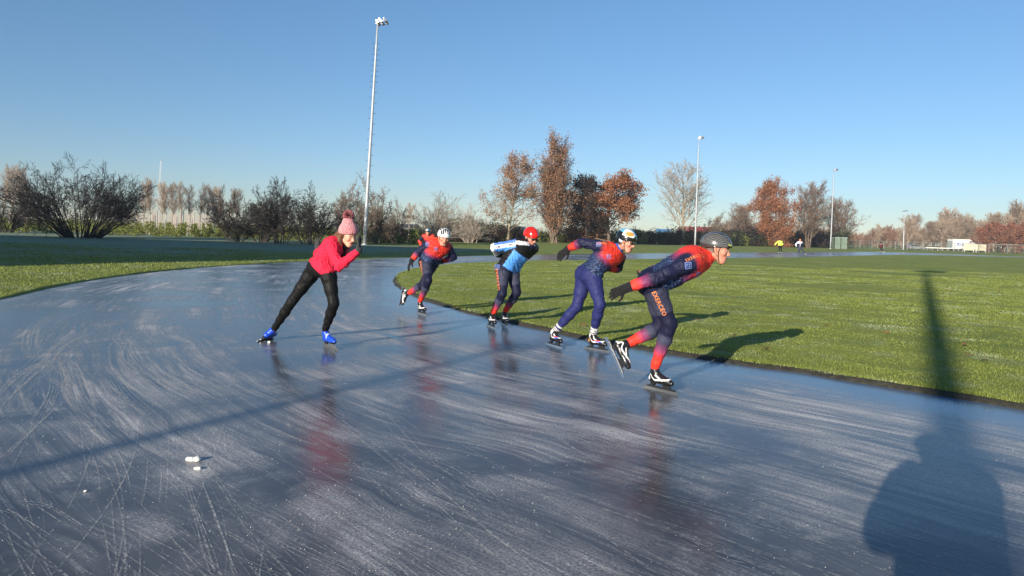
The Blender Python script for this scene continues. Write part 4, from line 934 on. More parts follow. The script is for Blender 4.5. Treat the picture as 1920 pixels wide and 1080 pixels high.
r, J, HR, hc, hs, _, _ = person('person', 'photographer in dark winter clothes standing on the ice behind the camera', 'person', spP)
s = SDF()
for x in (-.15, .15):
    s = SDF(); s.cone((-.06 + x, -.47, .05), (-.06 + x, -.28, .04), .052, .042, .02); s.plane((0, 0, .0), (0, 0, -1)); V, F = s.mesh(.012); mobj('boot', V, F[:, ::-1], M['boot'], r, spP['org'], np.tile(BLACK, (len(V), 1)), True)
s = SDF(); s.ell(hc + A_((0, 0, .06)), (.11, .115, .10)); s.plane(hc + A_((0, 0, .03)), (0, 0, -1)); V, F = s.mesh(.01); mobj('knit_hat', V, F[:, ::-1], M['knit'], r, spP['org'], np.tile(A_((.05, .05, .06)), (len(V), 1)), True)
#@@PART4
# ================================================================ masts, lamp posts
def mast(name, label, H, rb=.16, rt=.07, rungs=True, head=True, group=None):
    root = thing(name, label, 'light mast', (0, 0, 0), group)
    m = MB(); n = 9; m.tube([(0, 0, H * i / n) for i in range(n + 1)], [rb + (rt - rb) * (i / n) for i in range(n + 1)], 12); m.build('pole', M['galv'], root, smooth=True)
    b = MB(); b.tube([(0, 0, -.05), (0, 0, .10), (0, 0, .102), (0, 0, .16)], [rb + .14, rb + .14, rb + .04, rb + .03], 12); b.build('base_flange', M['galv'], root)
    if rungs:
        z = 3.2; i = 0; mesh = None
        while z < H - 1.6:
            r_ = rb + (rt - rb) * z / H
            if mesh is None: q = MB(); q.tube([(0, 0, 0), (.30, 0, 0), (.30, 0, .05)], .016, 6); o = q.build('step_rung', M['darkmetal'], root); mesh = o
            else: o = mesh.copy(); COL.objects.link(o); o.parent = root
            o.location = (0, 0, z); o.rotation_euler = (0, 0, 0 if i % 2 == 0 else math.pi); z += .44 if z < H - 5 else (.42 if i % 2 else .0) + .02; i += 1
            if i > 70: break
    if head:
        fr_ = MB(); fr_.box((.28, 0, H + .10), (1.0, .07, .07)); fr_.box((.28, .0, H + .34), (.9, .06, .06), Matrix.Rotation(-.25, 3, 'Y')); fr_.box((0, 0, H + .1), (.1, .1, .7)); fr_.build('lamp_bracket', M['galv'], root)
        for k, (x, y, z) in enumerate(((.02, -.28, .18), (.34, -.30, .26), (.68, -.28, .34), (.02, .28, .16), (.34, .30, .24), (.68, .28, .32), (.2, -.02, .42), (.56, 0, .48))):
            R = Matrix.Rotation(math.radians(-38), 3, 'Y') @ Matrix.Rotation(.2 * (k % 3 - 1), 3, 'Z'); q = MB(); q.box((x, y, H + z), (.16, .30, .34), R, .55); f = q.build('floodlight', M['alu'], root)
            g = MB(); g.box(Vector((x, y, H + z)) + R @ Vector((0, 0, -.175)), (.18, .32, .03), R); g.build('lamp_glass', M['lens'], f)
    return root
mast_m = mast('floodlight_mast', 'tall grey floodlight mast with step rungs behind the woman in pink', 18.6)
p = gnd(683, 460); GR = 'floodlight masts around the ice rink'
place(mast_m, USED, p, 0, 1, group=GR, tilt=math.radians(1.75))
p = gnd(1303, 462); place(mast_m, USED, (p.x, p.y, 0), 0, 1.02, 'tall slim floodlight mast beside the bare tree, above the lead skater', GR, math.radians(.4))
p = gnd(1557, 467); place(mast_m, USED, (p.x, p.y, 0), 0, .90, 'distant floodlight mast next to the two grey-green cabinets', GR, math.radians(1.0))
tip = gnd(1735, 512); Ls = 19 / math.tan(SUN_EL); b = tip - AD * Ls
place(mast_m, USED, (b.x, b.y, 0), .6, (1.5, 1.5, 1.02), 'floodlight mast standing behind the photographer', GR)
# lamp post behind left of the camera; its shadow crosses the ice
g0 = gnd(0, 890); tipp = gnd(985, 655); b = tipp - AD * (9.0 / math.tan(SUN_EL)); b = g0 - AD * ((g0 - b).dot(AD))
m = MB(); lp = thing('lamp_post', 'grey lamp post behind the camera on the left', 'lamp post', b)
m.tube([(0, 0, 0), (0, 0, 4), (0, 0, 9)], [.12, .10, .07], 10); m.build('pole', M['galv'], lp); m = MB(); m.box((0, 0, 9.05), (.5, .5, .12)); m.build('lantern', M['darkmetal'], lp)
# far lantern post
lp = thing('lamp_post', 'short lamp post with flat black lantern before the car park', 'lamp post', colpt(1694, 195))
m = MB(); m.tube([(0, 0, 0), (0, 0, 5.2), (0, 0, 5.21), (0, 0, 10.6)], [.17, .15, .08, .06], 8); m.build('pole', M['galv'], lp); m = MB(); m.prism([(-.5, 10.55), (.8, 10.62), (.7, 10.8), (-.3, 10.72)], -.35, .35); m.build('lantern', M['print_black'], lp)
# slender radio tower on the horizon
rt_ = thing('radio_tower', 'slender lattice radio tower far off beyond the poplar row', 'radio tower', colpt(295, 330))
m = MB(); Hh = 30
for i in range(3): a0 = i * 2.094; m.tube([(.45 * math.cos(a0), .45 * math.sin(a0), 0), (.2 * math.cos(a0), .2 * math.sin(a0), Hh)], .045, 4)
for k in range(24):
    for i in range(3):
        f0, f1 = .45 - .25 * k / 24, .45 - .25 * (k + 1) / 24; a0, a1 = i * 2.094, (i + 1) * 2.094; m.tube([(f0 * math.cos(a0), f0 * math.sin(a0), Hh * k / 24), (f1 * math.cos(a1), f1 * math.sin(a1), Hh * (k + 1) / 24)], .025, 3, False)
m.build('lattice_mast', M['galv'], rt_); m = MB(); m.box((.1, 0, Hh + .1), (1.6, .12, .12)); m.box((0, 0, Hh + .5), (.1, .1, 1.0)); m.box((.8, 0, Hh + .3), (.15, .15, .5)); m.build('antenna', M['darkmetal'], rt_)
rt_.rotation_euler = (0, math.radians(1.5), 0)

# ================================================================ trees and shrubs
def rot_about(v, ax, a): return Matrix.Rotation(a, 3, ax) @ v
def wood(rng, base, d, L, r, lvl, out, tips, cfg):
    """one branch as a bent polyline, with children along it"""
    n = cfg['seg'][lvl]; p = base.copy(); d = d.normalized(); pts = [p.copy()]; rs = [r]; dirs = [d.copy()]
    for i in range(n):
        d = (d + Vector((rng.gauss(0, 1), rng.gauss(0, 1), rng.gauss(0, 1))) * cfg['wob'][lvl] + Vector((0, 0, cfg['up'][lvl]))).normalized()
        p = p + d * (L / n); pts.append(p.copy()); rs.append(max(r * (1 - .85 * (i + 1) / n), cfg['rmin'])); dirs.append(d.copy())
    out.append((pts, rs, lvl))
    if lvl + 1 < len(cfg['seg']):
        m = cfg['kids'][lvl]; m = max(1, int(m * rng.uniform(.75, 1.25)))
        for k in range(m):
            t = cfg['start'][lvl] + (1 - cfg['start'][lvl]) * ((k + rng.random()) / m); x = t * n; i = min(int(x), n - 1); q = pts[i].lerp(pts[i + 1], x - i); dd = dirs[i + 1]
            ax = dd.orthogonal().normalized(); ax = rot_about(ax, dd, rng.uniform(0, 6.283)); nd = rot_about(dd, ax, math.radians(cfg['ang'][lvl]) * rng.uniform(.65, 1.3))
            LL = L * cfg['len'][lvl] * (1 - cfg['fall'][lvl] * t) * rng.uniform(.75, 1.25)
            wood(rng, q, nd, LL, max(rs[i] * cfg.get('rr', .6), cfg['rmin']), lvl + 1, out, tips, cfg)
    if lvl >= len(cfg['seg']) - 2: tips.extend(pts[1:])
def plant(name, label, cat, seed, cfg, wood_mat, stems, leaf=None, leafn=0, leafs=.12, leafsp=.25, split=1, twig_mat=None, group=None, crownname='crown'):
    rng = random.Random(seed); root = thing(name, label, cat, (0, 0, 0), group); out, tips = [], []
    for b, d, L, r in stems(rng): wood(rng, Vector(b), Vector(d), L, r, 0, out, tips, cfg)
    tr, cw = MB(), MB()
    for pts, rs, lvl in out:
        if lvl < split: tr.tube(pts, rs, 7 if lvl == 0 else 5, False)
        else: cw.tube(pts, rs, 3, False)
    tr.build('trunk', wood_mat, root, smooth=True); c = cw.build(crownname if not leaf else 'branches', twig_mat or wood_mat, root)
    if leaf:
        rs_ = np.random.RandomState(seed); T_ = np.array([list(t) for t in tips]); idx = rs_.randint(0, len(T_), leafn); clump = np.sin(T_[:, 0] * 1.7 + seed) + np.sin(T_[:, 2] * 1.9 + 1) + np.sin(T_[:, 1] * 1.6)
        keep = rs_.rand(leafn) < np.clip(.65 + .3 * clump[idx], .12, 1); idx = idx[keep]; n = len(idx); P = T_[idx] + rs_.randn(n, 3) * leafsp
        a = rs_.randn(n, 3); a /= np.linalg.norm(a, axis=1)[:, None]; b = np.cross(a, rs_.randn(n, 3)); b /= np.linalg.norm(b, axis=1)[:, None]; s = (leafs * (.6 + .8 * rs_.rand(n)))[:, None]
        v = np.stack([P - a * s, P - b * s * .5, P + a * s, P + b * s * .5], 1).reshape(-1, 3); mobj(crownname, v, np.arange(n * 4, dtype=np.int32).reshape(-1, 4), leaf, root)
    return root
one = lambda L, r, lean=.03: (lambda rng: [((0, 0, -.1), (rng.gauss(0, lean), rng.gauss(0, lean), 1), L, r)])
def many(n, spread, L, r, out=.5):
    def f(rng):
        S_ = []
        for i in range(n):
            a0 = rng.uniform(0, 6.283); q = rng.random() ** .5; S_.append(((math.cos(a0) * q * spread, math.sin(a0) * q * spread, -.05), (math.cos(a0) * q * out + rng.gauss(0, .12), math.sin(a0) * q * out + rng.gauss(0, .12), 1), L * rng.uniform(.7, 1.1) * (1 - .15 * q), r * rng.uniform(.6, 1.2)))
        return S_
    return f
# shrubs: multi-stemmed, bare
cfg_bush = dict(seg=[6, 4, 3, 2], wob=[.13, .18, .22, .25], up=[.0, .05, .05, .03], kids=[13, 8, 5], start=[.10, .12, .15], ang=[38, 42, 45], len=[.52, .5, .5], fall=[.55, .4, .4], rmin=.011, rr=.55)
bush_big = plant('bare_shrub', 'huge dark bare shrub with spreading crown at the left edge of the verge', 'shrub', 11, dict(cfg_bush, wob=[.07, .14, .2, .25], kids=[9, 6, 4], start=[.3, .15, .15]), M['bark_dark'], many(60, 1.5, 5.9, .06, 1.25), split=1)
place(bush_big, USED, colpt(152, 56), 0, (.88, .95, 1.0))
cfg_mid = dict(seg=[5, 4, 3], wob=[.15, .2, .25], up=[.03, .06, .05], kids=[10, 7], start=[.1, .12], ang=[36, 42], len=[.5, .5], fall=[.5, .4], rmin=.012, rr=.55)
bm1 = plant('bare_shrub', 'x', 'shrub', 21, cfg_bush, M['bark_dark'], many(12, .7, 4.4, .065, .7), split=1)
bm2 = plant('bare_shrub', 'x', 'shrub', 22, cfg_bush, M['bark_dark'], many(9, .5, 4.7, .075, .5), split=1)
SG = 'bare shrubs along the verge'
for pr, x, Y_, s, rz, lab in ((bm1, 8, 66, (1.0, 1, .95), .3, 'dark bare shrub cut off by the left edge of the picture'), (bm1, 446, 58, (.9, 1, .88), 2.2, 'dark bare shrub at the left end of the shrub group left of the woman'),
                            (bm2, 490, 58, (1.1, 1, .86), 1.1, 'dense dark bare shrub, second of the group left of the woman'), (bm2, 528, 57, (.9, 1, 1.08), 3.3, 'tallest bare shrub of the dark group left of the woman, pointed top'),
                            (bm1, 583, 57, (.95, 1, .95), 4.0, 'dark bare shrub just left of the pink hat')):
    place(pr, USED, colpt(x, Y_), rz, s, lab, SG)
bl1 = plant('bare_shrub', 'x', 'shrub', 31, cfg_bush, M['bark_brown'], many(8, .5, 4.6, .075, .5), split=1)
bl2 = plant('bare_shrub', 'x', 'shrub', 32, cfg_mid, M['bark_grey'], many(24, .9, 4.4, .05, .85), split=1)
for pr, x, Y_, s, rz, lab in ((bl1, 645, 62, (.9, 1, 1.05), .5, 'brown bare shrub right behind the pink hat'), (bl1, 708, 66, (1.15, 1, 1.2), 2.5, 'brown sunlit shrub immediately right of the nearest floodlight mast'),
                            (bl1, 742, 72, (.55, 1, .85), 3.9, 'small thin bare shrub between mast and white helmet'),
                            (bl2, 818, 75, (1.45, 1.2, 1.15), 1.3, 'wide sunlit bare shrub with fan of pale twigs above the white helmet'), (bl2, 885, 88, (.8, 1, 1.0), 4.2, 'grey-brown bare shrub left of the first oak'), (bl1, 1335, 150, (1.5, 1.5, 1.35), 5, 'brown bare shrub right of the pale bare tree')):
    place(pr, USED, colpt(x, Y_), rz, s, lab, SG)
# evergreen and leafy low shrubs
cfg_low = dict(seg=[3, 3, 2], wob=[.2, .25, .3], up=[.02, .03, .02], kids=[7, 5], start=[.05, .1], ang=[45, 50], len=[.6, .55], fall=[.3, .3], rmin=.012, rr=.6)
def low(name, seed, leaf, n, L, spread, leafs): return plant(name, 'x', 'shrub', seed, cfg_low, M['bark_dark'], many(14, spread, L, .03, .9), leaf, n, leafs, .16, crownname='foliage')
ev1 = low('evergreen_shrub', 41, M['leaf_green'], 5200, 1.6, .9, .085); ev2 = low('evergreen_shrub', 42, M['leaf_green'], 4200, 1.3, .9, .085); hd1 = low('hedge_shrub', 43, M['leaf_dark'], 4200, 1.7, 1.0, .085); ol = low('hedge_shrub', 44, M['leaf_olive'], 3000, 1.3, .9, .08)
EG = 'low shrubs in front of the trees'
cnt = 0
def lowrow(x0, x1, n, Ya, Yb, protos, s0, s1, where, seed, grp):
    rg = random.Random(seed)
    for i in range(n):
        x = x0 + (x1 - x0) * (i + .5) / n + rg.uniform(-3, 3); Y_ = Ya + (Yb - Ya) * i / max(1, n - 1) + rg.uniform(-1, 1); s = rg.uniform(s0, s1)
        o = place(rg.choice(protos), USED, colpt(x, Y_), rg.uniform(0, 6), (s * 1.25, s, s), where, grp)
lowrow(690, 748, 3, 72, 76, [ev1, ev2], .95, 1.25, 'dark evergreen shrub growing right of the nearest mast foot', 1, 'dark evergreen shrubs by the mast')
lowrow(835, 925, 5, 92, 100, [hd1, ev1], 1.5, 1.9, 'dark reddish or green shrub between the white helmet and the red helmet', 2, 'dark shrubs behind the white and red helmets')
lowrow(930, 1195, 13, 112, 132, [ev1, hd1, ol], 1.1, 1.7, 'low dark shrub in the hedge under the brown oaks', 3, 'shrubs of the hedge under the oaks')
lowrow(1185, 1430, 13, 135, 165, [ev1, hd1, ol], 1.5, 2.0, 'low dark shrub in the hedge behind the lead skater', 4, 'shrubs of the hedge behind the lead skater')
lowrow(1375, 1560, 8, 165, 185, [hd1, ev1], 2.0, 2.8, 'brown and dark shrub under the trees behind the two distant skaters', 5, 'shrubs behind the two distant skaters')
lowrow(745, 835, 4, 90, 92, [ol, ev2], .9, 1.2, 'olive green shrub behind the fan-shaped bare shrub', 6, 'olive shrubs behind the fan-shaped shrub')
# oaks with copper leaves and others
cfg_oak = dict(seg=[8, 6, 4, 3], wob=[.04, .12, .18, .25], up=[.02, .06, .05, .0], kids=[28, 8, 5], start=[.14, .2, .2], ang=[55, 45, 45], len=[.56, .5, .45], fall=[.55, .4, .4], rmin=.018, rr=.5)
cfg_col = dict(cfg_oak, ang=[26, 28, 32], kids=[34, 7, 4], len=[.42, .42, .4], fall=[.60, .3, .3], up=[.02, .12, .12, .08], start=[.06, .1, .2])
oak1 = plant('oak_tree', 'slim oak with thin brown leaves, leftmost of the brown trees', 'tree', 51, cfg_oak, M['bark_pale'], one(10.6, .20), M['leaf_brown'], 15000, .11, .30)
place(oak1, USED, colpt(953, 108), 0, (1.05, 1, 1.10)); 
col1 = plant('columnar_oak', 'tallest tree, a columnar oak full of brown leaves', 'tree', 52, cfg_col, M['bark_brown'], lambda rng: [((rng.gauss(0, .4), rng.gauss(0, .4), -.1), (rng.gauss(0, .11), rng.gauss(0, .11), 1), L, .16) for L in (15, 13.5, 14.2, 11.5, 10.8, 12.4, 11, 9)], M['leaf_brown'], 42000, .12, .30)
place(col1, USED, colpt(1035, 110), 0, (1.02, 1.0, 1.0))
oak2 = plant('oak_tree', 'broad rounded oak with dense copper leaves', 'tree', 53, dict(cfg_oak, kids=[26, 8, 5], start=[.05, .15, .2], len=[.60, .5, .45], fall=[.62, .3, .3], ang=[78, 55, 50], up=[.02, .02, .02, 0]), M['bark_brown'], one(10.2, .24, .01), M['leaf_copper'], 40000, .14, .36)
place(oak2, USED, colpt(1143, 115), 0, (1.22, 1.15, 1.0))
oak3 = plant('oak_tree', 'oak darkened by painted shade, squeezed between the tall columnar oak and the copper oak', 'tree', 54, dict(cfg_oak, kids=[24, 7, 5], start=[.08, .2, .2]), M['bark_dark'], one(8.6, .20), M['leaf_dark'], 24000, .14, .36)  # the shade on this oak is put into its dark leaf colour
place(oak3, USED, colpt(1100, 113), 0, (1.0, 1, 1.06))
bare1 = plant('bare_tree', 'pale leafless tree with fan-shaped crown beside the second mast', 'tree', 55, dict(seg=[8, 6, 4, 3], wob=[.05, .10, .16, .22], up=[.02, .07, .05, .03], kids=[26, 12, 7], start=[.14, .15, .15], ang=[44, 34, 38], len=[.66, .5, .45], fall=[.68, .4, .4], rmin=.02, rr=.55), M['bark_pale'], one(13.5, .28), twig_mat=M['bark_grey'])
place(bare1, USED, colpt(1278, 140), 0, (1.2, 1.1, 1.04))
place(oak2, USED, colpt(1452, 165), 2.0, (1.08, 1.1, 1.36), 'large copper-leaved oak behind the yellow jacket skater')
br2 = plant('bare_tree', 'dense brownish bare tree just right of the copper oak behind the distant skaters', 'tree', 56, dict(cfg_oak, kids=[26, 9, 6], start=[.1, .2, .2], ang=[36, 36, 40], len=[.6, .5, .45], rmin=.026), M['bark_brown'], lambda rng: [((-.4, 0, 0), (-.14, 0, 1), 12, .2), ((.5, .2, 0), (.16, 0, 1), 11, .2), ((0, 0, 0), (0, .1, 1), 12.5, .2)], M['leaf_brown'], 5200, .13, .35)
place(br2, USED, colpt(1515, 168), 0, (.9, 1, 1.0)); place(br2, USED, colpt(1578, 185), 2, (.85, 1, .85), 'brown bare tree directly behind the two cabinets')
place(br2, USED, colpt(1390, 200), 1, (.7, 1, .75), 'hazy brown tree left of the large copper oak')
# far tree belts, each tree its own object
cfg_far = dict(seg=[5, 4, 3], wob=[.05, .12, .2], up=[.03, .08, .06], kids=[34, 20], start=[.10, .10], ang=[36, 36], len=[.52, .48], fall=[.5, .4], rmin=.04, rr=.5)
f1 = plant('bare_tree', 'x', 'tree', 61, cfg_far, M['twig_pink'], one(12.5, .2), twig_mat=M['twig_pink']); f2 = plant('bare_tree', 'x', 'tree', 62, dict(cfg_far, ang=[46, 42]), M['twig_pink'], one(10, .2), twig_mat=M['twig_pink']); f3 = plant('bare_tree', 'x', 'tree', 63, dict(cfg_far, ang=[40, 40]), M['twig_red'], one(9, .2), twig_mat=M['twig_red'])
pop = plant('poplar_tree', 'x', 'tree', 64, dict(cfg_far, ang=[20, 24], kids=[44, 16], start=[.25, .1], len=[.40, .48], fall=[.45, .4], rmin=.032), M['twig_pink'], one(13, .16), twig_mat=M['twig_pink'])
rr = random.Random(5)
PG = 'far poplars in a row on the left'
for x, hgt in ((4, 1.3), (20, 1.25), (38, 1.3), (52, 1.2), (268, 1.06), (283, .98), (302, .98), (314, 1.02), (327, .95), (341, 1.0), (356, .96), (371, 1.0), (386, .93), (401, .95), (418, .92), (432, .9), (448, .9), (636, .75), (764, .7)):
    place(pop, USED, colpt(x + rr.uniform(-2, 2), 222 + rr.uniform(-6, 8)), rr.uniform(0, 6), (hgt * 1.0, 1, hgt * .92), 'pale leafless poplar in the far row beyond the tree nursery', PG)
BG = 'trees of the far belt on the right'
for i in range(84):
    x = 1588 + i * 4.1; Y_ = 245 + rr.uniform(-14, 18)
    hh = .47 + .10 * math.sin(x * .05) + (.18 if x > 1695 else 0) + (.10 if x > 1750 else 0) + (.14 if x > 1850 else 0) + rr.uniform(-.08, .08)
    if 1700 < x < 1716: hh += .22
    pr = rr.choice([f3, f3, f2] if x < 1700 else [f1, f2, f2]); place(pr, USED, colpt(x, Y_), rr.uniform(0, 6), (hh * 1.15, hh, hh * 1.12), 'brownish leafless tree in the far belt beyond the fence on the right', BG)
for i in range(16):
    x = 1345 + i * 15; place(f3 if i % 2 else f2, USED, colpt(x, 215 + rr.uniform(-6, 10)), rr.uniform(0, 6), (.8, .8, .62 + rr.uniform(-.08, .12)), 'brownish leafless tree behind the big copper oak and its neighbours', 'trees behind the copper oak')
for i in range(14):
    x = 640 + i * 50; place(f3 if i % 3 else f2, USED, colpt(x, 260 + rr.uniform(-6, 10)), rr.uniform(0, 6), (.8, .8, .26 + rr.uniform(-.04, .04)), 'low hazy bare tree on the horizon behind the middle shrubs', 'low far trees in the middle')
rt1 = plant('red_leaved_tree', 'x', 'tree', 71, dict(cfg_far, ang=[66, 45], kids=[26, 9], up=[.02, .0, .0], len=[.48, .45], fall=[.75, .4], rmin=.03), M['bark_brown'], one(7.6, .15), M['leaf_red'], 5200, .17, .24)
for i, x in enumerate((1838, 1853, 1866, 1880, 1894, 1908, 1921)):
    h_ = (.82, .95, 1.0, .93, 1.0, .95, 1.0)[i]; place(rt1, USED, colpt(x, 178 + (i % 2) * 6), i * 1.3, (h_ * .9, h_, h_ * 1.0), 'red-brown conical tree in the row behind the fence at the right edge', 'red-brown trees at the right edge')
# nursery: small conifers and stakes beyond the left verge
sap = plant('nursery_conifer', 'x', 'conifer', 81, dict(seg=[4, 3, 2], wob=[.03, .1, .2], up=[0, .05, 0], kids=[22, 5], start=[.05, .1], ang=[70, 45], len=[.45, .5], fall=[.8, .3], rmin=.01, rr=.5), M['bark_dark'], one(1.45, .03), M['leaf_olive'], 1500, .06, .07, crownname='foliage')
for r_ in range(4):
    Y_ = 70 + r_ * 9; x = -20.0
    while x < 800:
        if x < 620 or 745 < x: place(sap, USED, colpt(x + rr.uniform(-3, 3), Y_ + rr.uniform(-.5, .5)), rr.uniform(0, 6), (rr.uniform(.95, 1.25),) * 2 + (rr.uniform(.85, 1.1) * (1 if r_ < 2 else 1.05),), 'young green nursery conifer in the rows beyond the left verge', 'nursery conifers')
        x += 1.35 / Y_ * F_PX * (1.0 if r_ < 2 else 1.5)
m = MB(); m.tube([(0, 0, -.05), (0, 0, 2.8)], [.05, .04], 6); M['stake'] = pmat('weathered_stake', (.50, .42, .36), .8, 0, .2); stk = m.build('tree_stake', M['stake']); tag(stk, 'x', 'stake')
for i in range(190):
    x = (rr.uniform(232, 445) if i < 170 else rr.uniform(0, 60) if i < 185 else rr.uniform(745, 790)); Y_ = 76 + rr.random() ** .8 * 70
    place(stk, USED, colpt(x, Y_), rr.uniform(0, 6), (1, 1, rr.uniform(.85, 1.12)), 'slim pale wooden stake standing among the nursery conifers', 'tree stakes in the nursery')

# ================================================================ things beyond the track on the right
def fence(name, label, pts, H, npan, rad=.05):
    root = thing(name, label, 'fence', pts[0]); o3 = Vector(pts[0]); L = [0]
    for a_, b_ in zip(pts, pts[1:]): L.append(L[-1] + (b_ - a_).length)
    P = lambda t: Vector([np.interp(t * L[-1], L, [p_[i] for p_ in pts]) for i in range(3)])
    first = None
    for i in range(npan + 1):
        p_ = P(i / npan)
        if first is None: q = MB(); q.tube([(0, 0, -.1), (0, 0, H)], rad, 6); first = q.build('fence_post', M['fencem'], root); o = first
        else: o = first.copy(); COL.objects.link(o); o.parent = root
        o.location = p_ - o3
    q = MB(); q.tube([P(i / npan) - o3 + Vector((0, 0, H)) for i in range(npan + 1)], rad * .8, 5); q.build('top_rail', M['fencem'], root)
    q = MB(); n = npan * 14
    for i in range(n):
        for s_ in (1, -1): a_ = P(i / n); b_ = P(min(1, (i + 1.5) / n)); q.tube([a_ - o3 + Vector((0, 0, .05 if s_ > 0 else H - .05)), b_ - o3 + Vector((0, 0, H - .05 if s_ > 0 else .05))], .005, 3, False)
    q.build('wire_mesh', M['fencem'], root)
fence('chain_link_fence', 'long grey chain-link fence behind the far bend on the right', [colpt(1590, 186), colpt(1700, 190), colpt(1790, 186), colpt(1850, 172), colpt(1960, 165)], 2.15, 15, .06)
M['cabin'] = pmat('cabin_paint', (.20, .26, .20), .5, .2, .12, 2); M['cabin2'] = pmat('cabin_roof', (.33, .38, .36), .6)
for x, lab in ((1568, 'left one of the two grey-green cabinets beside the third mast'), (1580.5, 'right one of the two grey-green cabinets, against the fence end')):
    g = thing('equipment_cabinet', lab, 'cabinet', colpt(x, 158), 'cabinets by the third mast'); m = MB(); m.box((0, 0, 1.25), (1.25, 1.3, 2.5)); m.build('housing', M['cabin'], g); m = MB(); m.box((0, 0, 2.56), (1.38, 1.42, .12)); m.build('roof', M['cabin2'], g)
    for sx in (-1, 1):
        m = MB(); m.box((sx * .30, -.665, 1.22), (.56, .03, 2.25)); d_ = m.build('door', M['cabin'], g); m = MB(); m.box((sx * .06, -.69, 1.2), (.03, .03, .25)); m.build('handle', M['darkmetal'], d_)
# parked car
M['carpaint'] = pmat('silver_car_paint', (.42, .43, .45), .3, .5, .04, coat=.6); M['rubber'] = pmat('tyre_rubber', (.02, .02, .02), .9); M['glass'] = pmat('car_glass', (.02, .025, .03), .06, 0, .05, coat=.5)
c = thing('parked_car', 'silver estate car parked beyond the fence near the lantern post', 'car', colpt(1717, 205))
m = MB(); m.prism([(-2.2, .32), (2.2, .32), (2.28, .62), (2.2, .88), (1.15, .98), (-2.12, 1.0), (-2.25, .7)], -.85, .85); m.prism([(1.1, .97), (.45, 1.42), (-1.7, 1.46), (-2.08, .99)], -.72, .72); m.build('body', M['carpaint'], c)
for a0, a1, z0, z1 in ((.92, .2, 1.02, 1.36), (.1, -.8, 1.02, 1.38), (-.9, -1.75, 1.02, 1.38)):
    for y in (-1, 1): m = MB(); m.prism([(a0, z0), (a1, z0), (a1, z1), (a0 - .35 if a0 > .5 else a0, z1)], y * .722, y * .732); m.build('window', M['glass'], c)
m = MB(); m.prism([(1.14, .99), (.50, 1.40), (.52, 1.42), (1.17, 1.0)], -.64, .64); m.build('windscreen', M['glass'], c)
for x in (-1.4, 1.42):
    for y in (-.80, .80): m = MB(); m.tube([(x, y - .1, .32), (x, y + .1, .32)], .32, 16); w_ = m.build('wheel', M['rubber'], c); m = MB(); m.tube([(x, y - .11, .32), (x, y + .11, .32)], .19, 12); m.build('rim', M['alu'], w_)
M['redglass'] = pmat('red_lamp_glass', (.5, .02, .02), .2)
for y in (-.65, .65): m = MB(); m.box((2.27, y, .68), (.06, .3, .14)); m.build('headlight', M['glass'], c); m = MB(); m.box((-2.22, y, .78), (.08, .2, .24)); m.build('tail_light', M['redglass'], c)
# white lorry trailer and boards
M['white_panel'] = pmat('white_panel', (.72, .71, .68), .45, 0, .05, 1); M['cream_board'] = pmat('cream_board', (.60, .55, .40), .6, 0, .1, 1)
t = thing('truck_trailer', 'white box trailer with blue marks parked beyond the fence', 'trailer', colpt(1808, 205)); m = MB(); m.box((0, 0, 2.1), (8.2, 2.5, 2.7)); m.build('box', M['white_panel'], t); m = MB(); m.box((0, 0, .68), (7.6, 1.0, .14)); m.build('chassis', M['darkmetal'], t)
for x in (-2.9, -1.9, 2.4):
    for y in (-.95, .95): m = MB(); m.tube([(x, y - .14, .45), (x, y + .14, .45)], .45, 14); m.build('wheel', M['rubber'], t)
m = MB(); 
for x, z, a_, b_ in ((-2.6, 2.0, .45, .9), (-2.0, 1.7, .35, .6), (-1.2, 1.9, .4, .7), (-.8, 1.5, .6, .3)): m.box((x, -1.262, z), (a_, .02, b_), Matrix.Rotation(.4, 3, 'Y'))
m.build('side_marking', M['print_blue'], t); m = MB(); m.box((-4.12, 0, 1.9), (.06, 2.3, 2.0)); m.build('rear_door', M['cabin2'], t)
for x, lab in ((1817, 'left cream board standing in front of the white trailer'), (1839, 'right cream board on white feet beside the trailer')):
    g = thing('advertising_board', lab, 'board', colpt(x, 176), 'cream boards by the trailer'); m = MB(); m.box((0, 0, 1.25), (2.7, .08, 1.55)); m.build('panel', M['cream_board'], g)
    for sx in (-1, 1): m = MB(); m.box((sx * 1.15, 0, .62), (.08, .16, 1.24)); m.build('leg', M['white_panel'], g)
g = thing('barrier_rail', 'low white barrier rail between the silver car and the trailer', 'barrier', colpt(1768, 196)); L_ = 9.5; m = MB(); m.box((0, 0, .78), (L_, .08, .28)); m.build('rail', M['white_panel'], g)
for i in range(7): m = MB(); m.box((-L_ / 2 + .4 + i * (L_ - .8) / 6, .06, .38), (.1, .1, .8)); m.build('post', M['galv'], g)
# distant sheds behind the shrubs
M['shed_wall'] = pmat('shed_wall', (.62, .58, .50), .7, 0, .05, .3); M['shed_roof'] = pmat('shed_roof', (.055, .065, .085), .6, 0, .1, .3); M['red_roof'] = pmat('red_roof', (.32, .07, .06), .7); M['blue_wall'] = pmat('blue_wall', (.10, .28, .52), .6)
def shed(label, x, Y_, L_, D, Hw, Hr, wall, roof, nwin=5):
    g = thing('shed', label, 'building', colpt(x, Y_)); m = MB(); m.box((0, 0, Hw / 2), (L_, D, Hw)); m.build('wall', wall, g); m = MB(); m.prism([(-D / 2 - .3, Hw), (0, Hw + Hr), (D / 2 + .3, Hw), (D / 2 + .3, Hw - .25), (-D / 2 - .3, Hw - .25)], -L_ / 2 - .3, L_ / 2 + .3, Matrix.Rotation(math.pi / 2, 4, 'Z')); m.build('roof', roof, g)
    for i in range(nwin): m = MB(); m.box((-L_ / 2 + L_ * (i + .5) / nwin, -D / 2 - .03, Hw * .55), (L_ / nwin * .45, .06, Hw * .3)); m.build('window', M['glass'], g)
